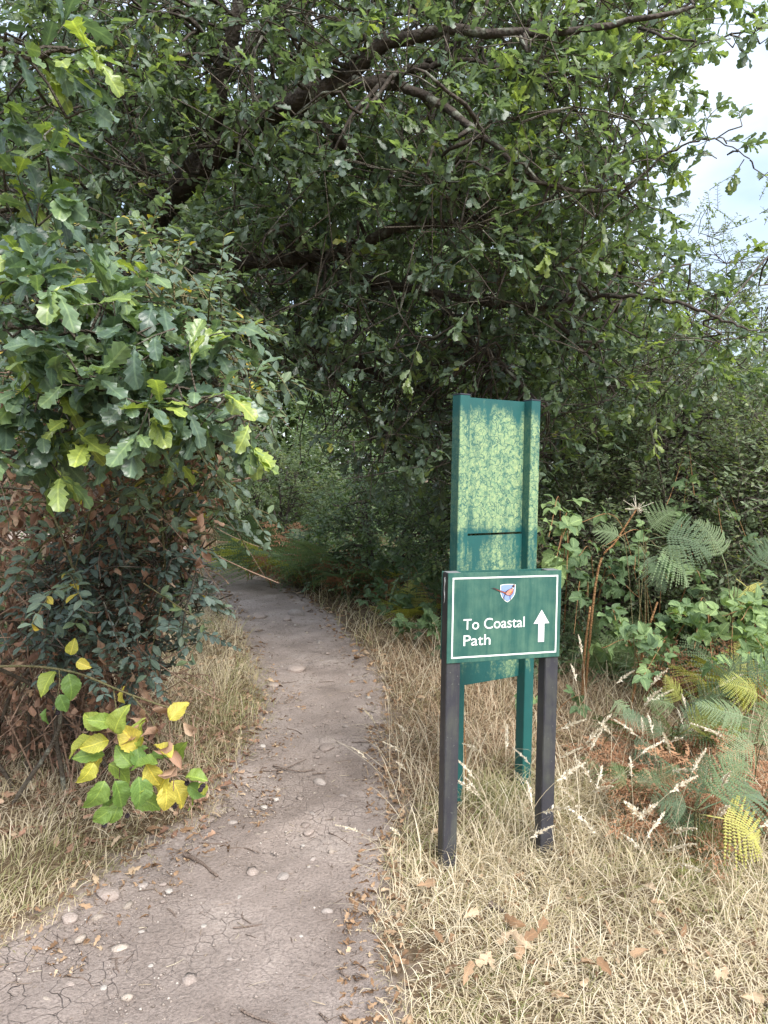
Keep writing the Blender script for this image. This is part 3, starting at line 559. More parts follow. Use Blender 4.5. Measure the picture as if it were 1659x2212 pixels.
def foliage(parent, nodes, nsp, nleaf, Lr, size, tm, mat, nodesig=.28, mode='oak', nparts=300, zb=.1, outward=None, twmat=None, droop=.15, rndf=None, key='', allow=None, toward=None, hi=None, clear=None):
    S = len(nodes) * nsp; nd = np.repeat(nodes, nsp, 0); b = nd + rng.normal(size=(S, 3)) * nodesig
    if allow is not None:
        ok = allow(b); b, nd = b[ok], nd[ok]; S = len(b)
    d = unit(rdir(S, zb) + (b - nd) * 1.5 + (0 if toward is None else toward)); Ls = Lr[0] + rng.random(S) * (Lr[1] - Lr[0])
    P, pos, ld, nn = sprays(b, d, Ls, nleaf, mode, droop)
    sc = (size * (.65 + .6 * rng.random(len(pos)))); rnd = np.clip(.42 + .2 * np.repeat(rng.normal(size=S), nleaf) + .13 * rng.normal(size=len(pos)), 0, .93); yel = rng.random(len(pos)) < .008; rnd[yel] = .97
    if rndf is not None: rnd = rndf(rnd, pos)
    t = np.linspace(0, 1, 3)[None, :, None]; nd_, b_k = nd[::2], b[::2]; back = nd_[:, None] * (1 - t) + b_k[:, None] * t + np.array([0, 0, .05]) * (t * (1 - t))
    a_ = Acc(); a_.add(*tubes(back, np.full(back.shape[:2], .0045), 3)); a_.add(*tubes(P[:, ::2], np.linspace(.0035, .0016, 3)[None].repeat(S, 0), 3)); a_.obj('twigs', twmat or M['twig'], parent, 'stuff')
    kc = np.ones(len(pos), bool) if clear is None else clear(pos)
    leafset(parent, tm, pos[kc], frames(ld, nn)[kc], sc[kc], rnd[kc], mat, nparts, key=key, hi=hi)
    return b

# ---- the big oak
VIS = [((285, 570), (370, 430)), ((370, 430), (440, 330)), ((480, 165), (515, 0)), ((630, 220), (720, 187)), ((720, 187), (800, 112)), ((800, 112), (900, 74)), ((900, 74), (1060, 68)), ((750, 178), (880, 190)), ((880, 190), (960, 235)), ((960, 235), (1060, 305)), ((760, 492), (950, 484)), ((950, 484), (1040, 470)), ((500, 582), (620, 560)), ((620, 560), (750, 545)), ((810, 606), (940, 635)), ((940, 635), (1160, 668)), ((830, 168), (1000, 137))]
def oak_clear(P):
    u, v, z = proj(P); keep = np.ones(len(P), bool)
    for (a0, b0), (a1, b1) in VIS:
        dx, dy = a1 - a0, b1 - b0; t = np.clip(((u - a0) * dx + (v - b0) * dy) / (dx * dx + dy * dy), 0, 1); keep &= ~((np.hypot(u - a0 - t * dx, v - b0 - t * dy) < (31 if a0 > 520 else 42)) & (z < 6.0))
    return keep | (rng.random(len(P)) < .13)
OAK = root('oak_tree', (*at(205, 1150, 6.6)[:2], 0), 'large spreading oak tree arching its dark limbs over the dirt path', 'tree')
ob0 = np.array(OAK.location)
trunk_pts = np.array([[ob0[0], ob0[1], -.15, .19], [ob0[0] + .02, ob0[1] - .05, .25, .165], [*at(215, 850, 6.4), .15], [*at(285, 570, 6.1), .13], [*at(370, 430, 5.9), .115], [*at(440, 330, 5.7), .10], [*at(482, 160, 5.4), .075], [*at(515, 0, 5.2), .062], [*at(560, -220, 5.1), .05], [*at(640, -420, 5.2), .035], [*at(700, -620, 5.4), .02]])
limbs = {}
trunk_pts[2:, 3] *= .8
limbs['trunk'] = spline(trunk_pts, 60)
LB = [[(370, 430, 5.9, .085), (510, 300, 5.5, .08), (640, 215, 5.0, .068), (720, 187, 4.85, .06), (800, 112, 4.7, .05), (900, 74, 4.6, .04), (1050, 68, 4.45, .028), (1200, 72, 4.3, .022), (1330, 50, 4.2, .018), (1500, 10, 4.1, .010)],
      [(725, 186, 4.85, .042), (800, 180, 4.7, .035), (880, 190, 4.6, .030), (960, 235, 4.5, .025), (1060, 305, 4.35, .018), (1150, 385, 4.3, .013), (1280, 410, 4.3, .010), (1400, 390, 4.3, .006)],
      [(730, 190, 4.9, .036), (830, 168, 4.9, .030), (940, 140, 4.9, .022), (1040, 135, 4.9, .014), (1200, 190, 4.9, .008)],
      [(250, 690, 6.3, .07), (480, 585, 6.0, .06), (620, 560, 5.8, .05), (750, 545, 5.6, .045), (860, 488, 5.4, .042), (950, 484, 5.3, .034), (1040, 470, 5.2, .022), (1180, 430, 5.0, .012), (1320, 330, 4.9, .006)],
      [(600, 562, 5.9, .045), (720, 590, 5.8, .04), (830, 610, 5.6, .036), (940, 635, 5.5, .03), (1060, 655, 5.4, .026), (1160, 668, 5.3, .02), (1250, 745, 5.2, .014), (1330, 850, 5.1, .008)],
      [(240, 760, 6.3, .06), (420, 700, 6.4, .05), (620, 740, 6.5, .042), (800, 800, 6.6, .034), (980, 870, 6.6, .025), (1120, 960, 6.5, .014), (1230, 1010, 6.4, .008)],
      [(420, 700, 6.4, .035), (560, 690, 6.9, .032), (700, 800, 7.2, .026), (820, 920, 7.4, .02), (900, 1010, 7.5, .012)],
      [(300, 540, 6.1, .05), (330, 420, 6.3, .04), (290, 300, 6.3, .032), (240, 150, 6.2, .025), (180, 20, 6.0, .018), (100, -150, 5.8, .01)],
      [(482, 160, 5.4, .05), (600, 40, 5.2, .045), (740, -60, 4.9, .035), (900, -150, 4.6, .025), (1050, -260, 4.4, .014)],
      [(530, -60, 5.1, .04), (480, -200, 5.6, .03), (380, -320, 6.2, .02)], [(440, 330, 5.7, .05), (560, 240, 6.4, .04), (720, 120, 7.2, .03), (900, 0, 7.8, .02)],
      [(640, 215, 5.0, .04), (760, 330, 5.3, .03), (880, 400, 5.4, .022), (1010, 420, 5.4, .016), (1130, 560, 5.2, .01)],
      [(940, 635, 5.5, .02), (1000, 720, 5.3, .017), (1090, 790, 5.2, .013), (1180, 890, 5.1, .009)], [(1160, 668, 5.3, .018), (1300, 640, 4.9, .014), (1440, 650, 4.6, .011), (1560, 690, 4.4, .008), (1640, 720, 4.3, .005)]]
for k, p in enumerate(LB): limbs[k] = interp_curve(p, 34)
for k, C_ in limbs.items(): add_limb(OAK, 'trunk' if k == 'trunk' else 'limb', C_, M['bark'], 10 if k == 'trunk' else 8, .008)
SAMP = np.concatenate([c for k, c in limbs.items() if k != 'trunk'] + [limbs['trunk'][25:]])
def oak_ok(P, tip=False):
    u, v, z = proj(P)
    umax = np.interp(v, [-900, -100, 40, 110, 220, 300, 420, 500, 560, 610, 680, 900], [1750, 1700, 1580, 1475, 1465, 1410, 1400, 1420, 1470, 1570, 1700, 1800])
    vmax = np.interp(u, [-200, 300, 470, 560, 640, 720, 900, 1000, 1250, 1400, 1700], [800, 800, 850, 830, 830, 950, 1040, 1060, 1010, 880, 830])
    Dmin = np.interp(v, [-700, -200, 200, 600, 900, 1100], [3.6, 3.5, 3.7, 4.3, 5.0, 5.4]); Dmin = Dmin + np.interp(u, [0, 500, 1000], [.9, .4, 0])
    return (u < umax - (0 if tip else 45)) & (v < vmax) & (P[:, 1] > Dmin) & (u > -420) & (P[:, 2] > .75)
def rand_nodes(n, ur, vr, Dr, okf=None):
    out = []
    while len(out) < n:
        p = at(rng.uniform(*ur), rng.uniform(*vr), rng.uniform(*Dr))
        if okf is None or okf(p[None])[0]: out.append(p)
    return np.array(out)
nd1 = rand_nodes(335, (-150, 1700), (-120, 1060), (4.0, 6.6), oak_ok)
nd2 = rand_nodes(130, (-150, 1650), (-100, 1060), (6.4, 8.6), oak_ok)
twigs_acc = Acc()
for nd, r0_ in ((nd1, .016), (nd2, .018)):
    P, R = connect(nd, SAMP, r0_, .0055, 9); twigs_acc.add(*tubes(P, R, 5))
# bare dead twigs in the dark under the crown
bt = rand_nodes(150, (650, 1150), (720, 1090), (5.2, 7.2)); P, R = connect(bt, SAMP, .008, .0018, 8, -.1); twigs_acc.add(*tubes(P, R, 4))
twigs_acc.obj('branches', M['bark'], OAK, 'stuff')
def oak_light_rnd(r, pos):  # backlight put into leaf colour: yellower to the right and top, darker low
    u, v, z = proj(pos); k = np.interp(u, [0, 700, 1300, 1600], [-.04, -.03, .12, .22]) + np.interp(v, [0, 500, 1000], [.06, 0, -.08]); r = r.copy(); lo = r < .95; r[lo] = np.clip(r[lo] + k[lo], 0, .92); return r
nq_ = nd1[:, 1] < 5.0
foliage(OAK, nd1[nq_], 13, 14, (.16, .40), .080, T_OAKL, M['oak'], .26, 'oak', 300, .15, rndf=oak_light_rnd, key='oak', allow=lambda b: oak_ok(b, True), clear=oak_clear)
foliage(OAK, nd1[~nq_], 14, 14, (.16, .40), .084, T_OAKF, M['oak'], .26, 'oak', 0, .15, rndf=oak_light_rnd, key='oakx', allow=lambda b: oak_ok(b, True), clear=oak_clear)
nd_up = rand_nodes(42, (-400, 1500), (-900, -150), (3.9, 7.5)); nd_up = nd_up[nd_up[:, 2] < 7.6]
P, R = connect(nd_up, SAMP, .02, .006, 9); a_ = Acc(); a_.add(*tubes(P, R, 5)); a_.obj('upper_branches', M['bark'], OAK, 'stuff')
nb = np.concatenate([nd2, nd_up])
foliage(OAK, nb, 9, 12, (.2, .45), .10, T_OAKF, M['oak'], .33, 'oak', 0, .15, key='oak', allow=lambda b: oak_ok(b, True), clear=oak_clear)
# branch reaching out against the sky
for pts, nn_ in (([(1330, 430, 4.35, .010), (1450, 330, 4.2, .006), (1540, 300, 4.1, .004), (1620, 345, 4.0, .0025)], 7), ([(1380, 60, 4.2, .010), (1500, 90, 3.9, .006), (1600, 70, 3.7, .004), (1650, 60, 3.6, .002)], 6)):
    c_ = interp_curve(pts, 20); add_limb(OAK, 'limb', c_, M['bark'], 6, .006); foliage(OAK, c_[5::2, :3], 2, 9, (.06, .16), .075, T_OAKL, M['oak'], .06, 'oak', 0, .3, rndf=oak_light_rnd, key='oak')

# ---- the near oak bough at the edge of the way
OK2 = root('oak_sapling', (-2.35, 2.5, 0), 'leafy oak bough with large lobed leaves overhanging the brown thicket', 'tree')
tk = spline(np.array([[-2.35, 2.5, -.1, .06], [-2.33, 2.5, .6, .052], [-2.28, 2.45, 1.4, .045], [-2.2, 2.4, 2.3, .036], [-2.1, 2.35, 3.2, .022], [-2.0, 2.3, 3.9, .010]]), 40); add_limb(OK2, 'trunk', tk, M['bark'], 10, .004)
B2 = [[(-700, 800, 2.45, .028), (-300, 560, 2.25, .02), (-50, 535, 2.12, .013), (75, 588, 2.1, .010), (150, 610, 2.12, .009), (300, 715, 2.16, .007), (440, 815, 2.2, .005), (540, 900, 2.22, .003)],
      [(-660, 600, 2.4, .02), (-300, 300, 2.2, .014), (-60, 150, 2.0, .009), (60, 130, 1.95, .006), (160, 100, 1.95, .003)], [(-300, 560, 2.25, .014), (-60, 470, 2.2, .009), (60, 450, 2.25, .006), (130, 440, 2.3, .003)],
      [(-690, 800, 2.45, .02), (-250, 850, 2.2, .012), (-20, 960, 2.05, .007), (70, 1010, 2.05, .004)], [(-300, 560, 2.25, .014), (-30, 680, 2.05, .009), (150, 740, 2.0, .007), (300, 830, 2.0, .004), (360, 900, 2.02, .003)], [(75, 588, 2.1, .008), (200, 800, 2.25, .006), (250, 900, 2.3, .003)]]
SB2 = []
for p in B2:
    c_ = interp_curve(p, 30); SB2.append(c_); add_limb(OK2, 'branch', c_, M['twig'], 7, .004)
nodes = np.concatenate([SB2[0][12:, :3], SB2[0][14:, :3], SB2[1][15:, :3], SB2[2][13:, :3], SB2[3][15:, :3], SB2[4][10:, :3], SB2[4][12:, :3], SB2[5][10:, :3]])
def near_ok(b):
    u, v, z = proj(b); vm = np.interp(u, [-100, 150, 300, 420, 600], [1060, 960, 960, 930, 960]); um = np.interp(v, [0, 250, 330, 540, 600, 700, 790, 900, 960], [190, 170, 90, 90, 240, 400, 520, 570, 540]); return (u < um) & (v < vm) & (b[:, 1] > 1.75)
def near_rnd(r, pos): return np.clip(.45 + (r - .42) * 1.5, 0, 1)
foliage(OK2, nodes, 2, 6, (.05, .16), .098, T_OAKN, M['oak_near'], .085, 'oak', 300, .1, rndf=near_rnd, key='near', allow=near_ok, toward=np.array([.25, -.35, 0]), hi=T_OAKH)

# ---- climbing honeysuckle shrub over the thicket
HS = root('honeysuckle_shrub', (-1.7, 3.6, 0), 'straggly honeysuckle shrub with small oval leaves, some turned yellow, trailing stems', 'shrub')
def hs_ok(b):
    u, v, z = proj(b); um = np.interp(v, [480, 560, 700, 850, 1000, 1200, 1300], [300, 390, 510, 550, 530, 480, 370]); return (u < um) & (u > -120) & (v > 470) & (v < 1330) & (b[:, 2] > .3)
hn = np.concatenate([rand_nodes(36, (0, 560), (500, 880), (2.75, 3.8), hs_ok), rand_nodes(12, (330, 560), (850, 1250), (2.8, 3.4), hs_ok), rand_nodes(5, (0, 350), (880, 1100), (2.65, 3.0), hs_ok), rand_nodes(12, (400, 550), (640, 900), (2.6, 3.1), hs_ok)])
hb = np.array([-1.7, 3.6, .0]); stems = np.array([hb + np.array([rng.normal() * .25, rng.normal() * .2, 0]) for _ in range(12)])
sm = np.concatenate([np.c_[spline(np.array([s_, s_ + [rng.normal() * .15, -.1, .5], s_ + [.25 + rng.normal() * .3, -.3 + rng.normal() * .2, 1.1], s_ + [.4 + rng.normal() * .4, -.4 + rng.normal() * .3, 1.9]]), 20), np.linspace(.012, .005, 20)] for s_ in stems])
a_ = Acc(); a_.add(*tubes(sm.reshape(12, 20, 4)[..., :3], sm.reshape(12, 20, 4)[..., 3], 5)); P, R = connect(hn, sm, .006, .003, 8); a_.add(*tubes(P, R, 4)); a_.obj('stems', M['twig'], HS, 'stuff')
foliage(HS, hn, 9, 14, (.18, .42), .047, T_OVAT, M['honey'], .16, 'pair', 300, .1, rndf=lambda r, p: np.where(rng.random(len(r)) < .05, .9 + .1 * rng.random(len(r)), np.clip(r, 0, .85)), key='honey', allow=hs_ok, droop=.3, twmat=M['stem_green'])
tr_ = [[(430, 690, 2.6), (520, 760, 2.5), (585, 790, 2.5), (640, 870, 2.5)], [(300, 545, 2.7), (380, 560, 2.6), (470, 680, 2.6), (490, 720, 2.6)], [(380, 900, 2.6), (450, 1000, 2.5), (520, 1080, 2.5), (585, 1170, 2.5)], [(330, 870, 2.6), (420, 960, 2.5), (480, 1060, 2.5), (580, 1110, 2.5)],
       [(240, 1060, 2.7), (330, 1080, 2.6), (420, 1170, 2.6)], [(310, 1260, 2.7), (400, 1320, 2.7), (440, 1350, 2.7), (405, 1430, 2.7)], [(390, 770, 2.5), (470, 820, 2.45), (560, 850, 2.45), (620, 900, 2.45)]]
tl = np.array([spline(np.array([at(*q) for q in p]), 24) for p in tr_]); a_ = Acc(); a_.add(*tubes(tl, np.linspace(.0025, .0012, 24)[None].repeat(len(tl), 0), 4)); a_.obj('trailing_stems', M['stem_green'], HS)
tp = tl[:, 3::2].reshape(-1, 3); tp = np.repeat(tp, 2, 0); td = unit(rdir(len(tp), -.1) * np.array([1, .6, 1])); leafset(HS, T_OVAT, tp, frames(td, unit(np.array([0, -.5, .8]) + rng.normal(size=(len(tp), 3)) * .4)), .042 * (.6 + .6 * rng.random(len(tp))), np.clip(rng.random(len(tp)) * .9, 0, 1), M['honey'], 60, key='honey', rest='trailing_leaves')

# ---- blackthorn bush low at the verge
BT = root('blackthorn_bush', (*gxy(255, 1560), 0), 'low blackthorn bush with small dark blue-green leaves at the path verge', 'bush')
bo = np.array(BT.location)
def bt_ok(b):
    u, v, z = proj(b); return (((u - 260) / 190) ** 2 + ((v - 1310) / 190) ** 2 < 1) & (b[:, 2] > .06)
bn = rand_nodes(50, (80, 450), (1130, 1480), (2.8, 3.7), bt_ok)
a_ = Acc(); uu = lambda k: rng.uniform(-k, k); st = np.array([spline(np.array([bo + [uu(.1), uu(.1), -.02], bo + [uu(.15), -.2 + uu(.1), .4], bo + [uu(.2), -.6 + uu(.2), .75]]), 14) for _ in range(10)]); a_.add(*tubes(st, np.linspace(.01, .003, 14)[None].repeat(10, 0), 5)); P, R = connect(bn, np.c_[st.reshape(-1, 3), np.full(140, .006)], .005, .002, 7); a_.add(*tubes(P, R, 4)); a_.obj('stems', M['bark'], BT, 'stuff')
foliage(BT, bn, 7, 14, (.12, .26), .040, T_OVAT, M['thorn'], .10, 'pair', 300, .15, key='thorn', allow=bt_ok, rndf=lambda r, p: r)

# ---- dead bramble thicket
DB = root('dead_bramble_thicket', (*gxy(60, 1640), 0), 'tangled thicket of dead brown bramble canes hung with shrivelled leaves', 'thicket')
def db_ok(b):
    u, v, z = proj(b); um = np.interp(v, [850, 950, 1100, 1250, 1400, 1550, 1650], [430, 480, 470, 420, 330, 380, 250]); return (u < um) & (u > -260) & (v > 850) & (v < 1650) & (b[:, 2] > .0) & (b[:, 1] > np.interp(v, [850, 1200, 1500, 1650], [2.75, 2.8, 3.1, 3.5]))
a_ = Acc(); c0 = rand_nodes(520, (-250, 470), (860, 1640), (2.8, 4.6), db_ok); c1 = c0 + np.clip(rng.normal(size=c0.shape), -1.1, .9) * np.array([.4, .3, .3]); mdd = (c0 + c1) / 2 + rng.normal(size=c0.shape) * .18 + np.array([0, 0, .1]); t = np.linspace(0, 1, 9)[None, :, None]
P = c0[:, None] * (1 - t) ** 2 + 2 * mdd[:, None] * t * (1 - t) + c1[:, None] * t ** 2; P[..., 2] = np.maximum(P[..., 2], .02); a_.add(*tubes(P, np.full(P.shape[:2], .0022) * (0.6 + rng.random((len(P), 1))), 4))
cb = np.c_[rng.uniform(-2.6, -1.35, 90), rng.uniform(3.5, 4.8, 90), np.full(90, .0)]; ce = rand_nodes(90, (-250, 440), (880, 1500), (2.9, 4.2), db_ok); md2 = (cb + ce) / 2 + np.array([0, 0, .35]) + rng.normal(size=cb.shape) * .12; P = cb[:, None] * (1 - t) ** 2 + 2 * md2[:, None] * t * (1 - t) + ce[:, None] * t ** 2; a_.add(*tubes(P, np.linspace(.005, .0025, 9)[None].repeat(90, 0), 5)); a_.obj('canes', M['cane'], DB, 'stuff')
lp = rand_nodes(4200, (-250, 470), (860, 1640), (2.75, 4.5), db_ok); lp = lp[rng.random(len(lp)) < np.interp(lp[:, 1], [2.7, 3.6, 4.5], [1, .9, .6])]
n_ = len(lp); leafset(DB, T_DEAD, lp, frames(unit(rdir(n_) + np.array([0, 0, -.9])), rdir(n_)), .052 * (.55 + .7 * rng.random(n_)), rng.random(n_) ** .9, M['dead'], 300, key='dead')

# ---- generic bushes and trees further off
def bush(name, label, cat, c, r, nl, size, mat, group=None, trunk=.03, nstem=7, tm=T_DIAM, nparts=0, shell=.45, drop=0.0, crown='crown', nsp=8, okf=None):
    R_ = root(name, (c[0], c[1], 0), label, cat, group); tm = T_FLAT if c[1] > 10 else tm; c = np.array(c, float); r = np.array(r, float)
    z0 = gz1(c[0], c[1]) - .05; nnode = max(10, int(nl / 110)); d = rdir(nnode); nod = c + d * r * (shell + (1 - shell) * rng.random((nnode, 1)) ** .6) * .85; nod = nod[nod[:, 2] > .12]
    if okf is not None: nod = nod[okf(nod)]
    a_ = Acc(); top = c + rdir(nstem, .6) * r * .55; base = np.c_[np.full(nstem, c[0]), np.full(nstem, c[1]), np.full(nstem, z0)] + rng.normal(size=(nstem, 3)) * np.array([.1, .1, 0]) * min(1, r[0])
    mid = (base + top) / 2 + rng.normal(size=(nstem, 3)) * .1 * r; t = np.linspace(0, 1, 12)[None, :, None]; P = base[:, None] * (1 - t) ** 2 + 2 * mid[:, None] * t * (1 - t) + top[:, None] * t ** 2; Rr = np.linspace(trunk, trunk * .3, 12)[None].repeat(nstem, 0)
    a_.add(*tubes(P, Rr, 6)); sm_ = np.c_[P.reshape(-1, 3), Rr.reshape(-1)]; PP_, RR_ = connect(nod, sm_[4:], trunk * .4, .004, 7); a_.add(*tubes(PP_, RR_, 4)); a_.obj('stems', M['bark'], R_, 'stuff' )
    per = max(6, int(nl / (len(nod) * nsp))); nd = np.repeat(nod, nsp, 0); b = nd + rng.normal(size=nd.shape) * .14 * min(r.mean(), 1.6); b = b[b[:, 2] > .08]
    if okf is not None: b = b[okf(b)]
    dd = unit(rdir(len(b), .15) + unit(b - c) * .6); Pq, pos, ld, nn = sprays(b, dd, .15 + .3 * rng.random(len(b)), per, 'pair', drop)
    ta = Acc(); ta.add(*tubes(Pq[:, ::2], np.linspace(.004, .0015, 3)[None].repeat(len(b), 0), 3))
    if c[1] <= 10: ta.obj('twigs', M['twig'], R_, 'stuff')
    rnd = np.clip(.45 + .18 * np.repeat(rng.normal(size=len(b)), per) + .15 * rng.normal(size=len(pos)), 0, 1)
    leafset(R_, tm, pos, frames(ld, nn), size * (.7 + .6 * rng.random(len(pos))), rnd, mat, nparts, rest=crown, key=name); return R_
def offg(u, v, D): return at(u, v, D)
bush('hazel_bush', 'sunlit pale green bush closing the view where the path bends away', 'bush', (*at(600, 960, 17)[:2], 1.9), (2.6, 1.6, 2.2), 9000, .085, M['thicket'])
bush('spindle_bush', 'small bright bush seen through the gap under the oak boughs', 'bush', (*at(590, 980, 11.5)[:2], 1.25), (1.1, .7, 1.15), 9000, .06, M['haw'])
bush('sallow_bush', 'broad mid green bush standing beyond the bracken past the path bend', 'bush', (*at(800, 900, 15)[:2], 1.7), (2.2, 1.5, 2.0), 8000, .08, M['thicket'])
bush('elder_bush', 'dense green bush behind the oak trunk on the far bank', 'bush', (*at(240, 900, 12)[:2], 2.2), (2.6, 1.6, 2.7), 11000, .085, M['thicket'])
bush('ash_tree', 'tall leafy tree rising behind the oak crown over the glade', 'tree', (*at(480, 300, 20)[:2], 5.2), (3.6, 2.4, 4.2), 11000, .13, M['thicket'], trunk=.12)
bush('field_maple', 'round headed tree far behind the tall green board', 'tree', (*at(1020, 500, 18)[:2], 4.0), (3.4, 2.4, 3.2), 12000, .12, M['thicket'], trunk=.11)
bush('birch_tree', 'slim tree with a loose crown behind the lower oak boughs', 'tree', (*at(860, 300, 22)[:2], 5.5), (3.4, 2.4, 4.5), 8000, .13, M['thicket'], trunk=.09)
bush('hedge_bush', 'thick dark hedge bush directly behind the tall green board', 'bush', (*at(1130, 1000, 7.8)[:2], 1.3), (1.6, 1.0, 1.35), 15000, .06, M['thicket'], nparts=0)
bush('willow_bush', 'grey green willow bush with narrow leaves behind the bracken bank', 'bush', (*at(1480, 950, 6.6)[:2], 1.35), (1.25, .8, 1.45), 20000, .052, M['haw'])
bush('wild_rose_bush', 'leafy bush at the meadow margin beyond the seeding grass', 'bush', (*at(1700, 980, 5.6)[:2], 1.1), (.85, .7, 1.25), 14000, .048, M['haw'])
bush('privet_bush', 'low dark leaved bush under the oak boughs beside the back post', 'bush', (*at(1290, 1130, 6.2)[:2], .75), (.85, .6, .8), 11000, .042, M['haw'])
bush('hawthorn_tree', 'airy hawthorn with fine pale leaves showing against the cloudy sky', 'tree', (*at(1560, 640, 8.2)[:2], 2.7), (1.25, .9, 2.3), 15000, .042, M['haw'], trunk=.016, nstem=14, shell=.2, nsp=6)
bush('goat_willow', 'leafy tree behind the hawthorn on the open side', 'tree', (*at(1820, 760, 11)[:2], 2.2), (2.2, 1.6, 2.4), 11000, .07, M['haw'], trunk=.06)
bush('holly_bush', 'dark bush under the oak limbs where the path bends from view', 'bush', (*at(820, 1080, 9.5)[:2], .8), (1.1, .8, .95), 9000, .065, M['thicket'])
bush('dogwood_bush', 'leafy bush hidden behind the tangled brown thicket', 'bush', (-3.2, 5.3, .95), (1.1, .8, 1.05), 7000, .05, M['thicket'])
bush('field_hedge', 'long dense hedge mass closing the ground behind the brown thicket', 'hedge', (-4.6, 6.0, 1.3), (2.0, 1.6, 1.7), 6000, .06, M['thicket'])

def mass(name, label, cat, pts, size, mat, tm=T_FLAT):
    n = len(pts); acc = Acc(); k = rng.integers(0, len(tm), n); R_ = frames(unit(rdir(n, -.1)), unit(np.array([0, -.3, 1.0]) + rng.normal(size=(n, 3)) * .6)); sc = size * (.6 + .8 * rng.random(n)); cl = n2(pts[:, 0] + pts[:, 1] * .3, pts[:, 2] * 1.4, 1.6, 21); rn = np.clip(.45 + .22 * cl + .15 * rng.normal(size=n), 0, 1)
    for q in range(len(tm)):
        i_ = np.where(k == q)[0]; V, F, A = tm[q]; AA = np.repeat(A[None], len(i_), 0).copy(); AA[..., 2] = rn[i_, None]; acc.add(np.einsum('nij,vj->nvi', R_[i_] * sc[i_, None, None], V) + pts[i_, None], F[None] + (np.arange(len(i_)) * len(V))[:, None, None], AA)
    tag(acc.obj(name, mat, None, 'stuff'), label, cat)
n_ = 62000; x = rng.uniform(-17, 19, n_); y = 19 + 6 * rng.random(n_); top = np.interp(x, [-17, 3, 6, 8.5, 30], [14.5, 14, 9, 4.5, 4.2]) * (.8 + .25 * n2(x, y, .7, 31)); z = top * (1 - rng.random(n_) ** 1.3)
mass('far_woodland', 'distant green woodland closing the view behind all the bushes', 'woodland', np.c_[x, y, z], .42, M['thicket'])
n_ = 15000; x = rng.uniform(1.0, 5.2, n_); y = rng.uniform(5.4, 9.5, n_); z = (.15 + .65 * np.clip((y - 5.2) / 1.5, 0, 1) * (.6 + .5 * n2(x, y, 2.1, 33))) * rng.random(n_) ** .7 + .02; ok = in_front = (np.hypot(x - 0, 0) > .2); pd = path_d(x, y)[1]; k = pd > .7
mass('undergrowth', 'low leafy undergrowth on the shaded ground behind the signs', 'undergrowth', np.c_[x, y, z][k], .06, M['thicket'])
n_ = 9000; x = rng.uniform(-4.5, 1.2, n_); y = rng.uniform(8.5, 14, n_); z = (.2 + .5 * (.6 + .5 * n2(x, y, 1.7, 35))) * rng.random(n_) ** .7 + .02; k = path_d(x, y)[1] > .5
mass('glade_undergrowth', 'low leafy undergrowth around the bend of the path', 'undergrowth', np.c_[x, y, z][k], .075, M['thicket'])

# ------------------------------------------------------------------ ferns
def frond_tmpl(bend, npin=18, npl=15, seed=0, curl=.0, wid=.42, stipe=.28):
    r = np.random.default_rng(seed); V, F, A = [], [], []
    def curve(y): return np.array([.06 * math.sin(y * 3 + seed) * y, y * (1 - .25 * bend * y), -bend * y * y * .6 + .25 * bend * y])
    def addt(P, tri): n = len(V); V.extend(P); A.extend([(p[0], p[1], 0) for p in P]); F.extend([(a + n, b + n, c + n) for a, b, c in tri])
    ys = np.linspace(0, 1, 14)
    for a, b in zip(ys[:-1], ys[1:]):
        w0, w1 = .008 * (1 - a * .8), .008 * (1 - b * .8); p, q = curve(a), curve(b); addt([p + [-w0, 0, 0], p + [w0, 0, .002], q + [w1, 0, .002], q + [-w1, 0, 0]], [(0, 1, 2), (0, 2, 3)])
    sp = (1 - stipe) / npin
    for i in range(npin):
        t = i / (npin - 1); y = stipe + (1 - stipe) * t ** .92; ln = wid * (1 - t) ** .85 * (.8 + .2 * min(1, t * 6)) * (.85 + .3 * r.random()) + .012; c0 = curve(min(y, 1))
        for sd in (-1, 1):
            if r.random() < .03: continue
            an = .18 + .5 * t + r.normal() * .07; d = np.array([sd * math.cos(an), math.sin(an), -.10 + curl * .5 * r.normal()]); d /= np.linalg.norm(d); dr = .4 * r.random() + .2; pv = np.cross(d, np.array([0, 0, 1.0])); m_ = max(3, int(npl * (ln / wid) ** .7)); hw = ln / m_ * .36
            for qa, qb in ((-.02, .25), (.25, .5), (.5, .75), (.75, 1.0)):
                ea = c0 + d * ln * qa + np.array([0, 0, -dr * ln * qa * qa]); eb = c0 + d * ln * qb + np.array([0, 0, -dr * ln * qb * qb]); wz = pv * .0028; addt([ea - wz, ea + wz, eb + wz * .7, eb - wz * .7], [(0, 1, 2), (0, 2, 3)])
            for k in range(m_):
                s_ = (k + .6) / m_; p = c0 + d * ln * s_ + np.array([0, 0, -dr * ln * s_ * s_]) + curl * .006 * r.normal(size=3); pl = sp * .62 * (1 - s_ * .75) * (.75 + .5 * r.random()) * (1 - .4 * t) + .004
                for q in (-1, 1):
                    e = pv * q + d * .4 + np.array([0, 0, -.15 + curl * 1.5 * r.normal()]); e /= np.linalg.norm(e)
                    addt([p - d * hw, p + d * hw, p + e * pl + d * hw * .35, p + e * pl - d * hw * .35], [(0, 1, 2), (0, 2, 3)])
    return np.array(V), np.array(F), np.array(A)
FT = [frond_tmpl(.5, seed=1), frond_tmpl(.9, seed=2), frond_tmpl(.3, seed=3, wid=.36), frond_tmpl(1.2, seed=4, wid=.5)]
FB = [frond_tmpl(.9, 14, 11, 5, .7, .3), frond_tmpl(1.4, 14, 11, 6, .9, .34), frond_tmpl(.6, 14, 11, 7, .8, .26)]
FM = {}
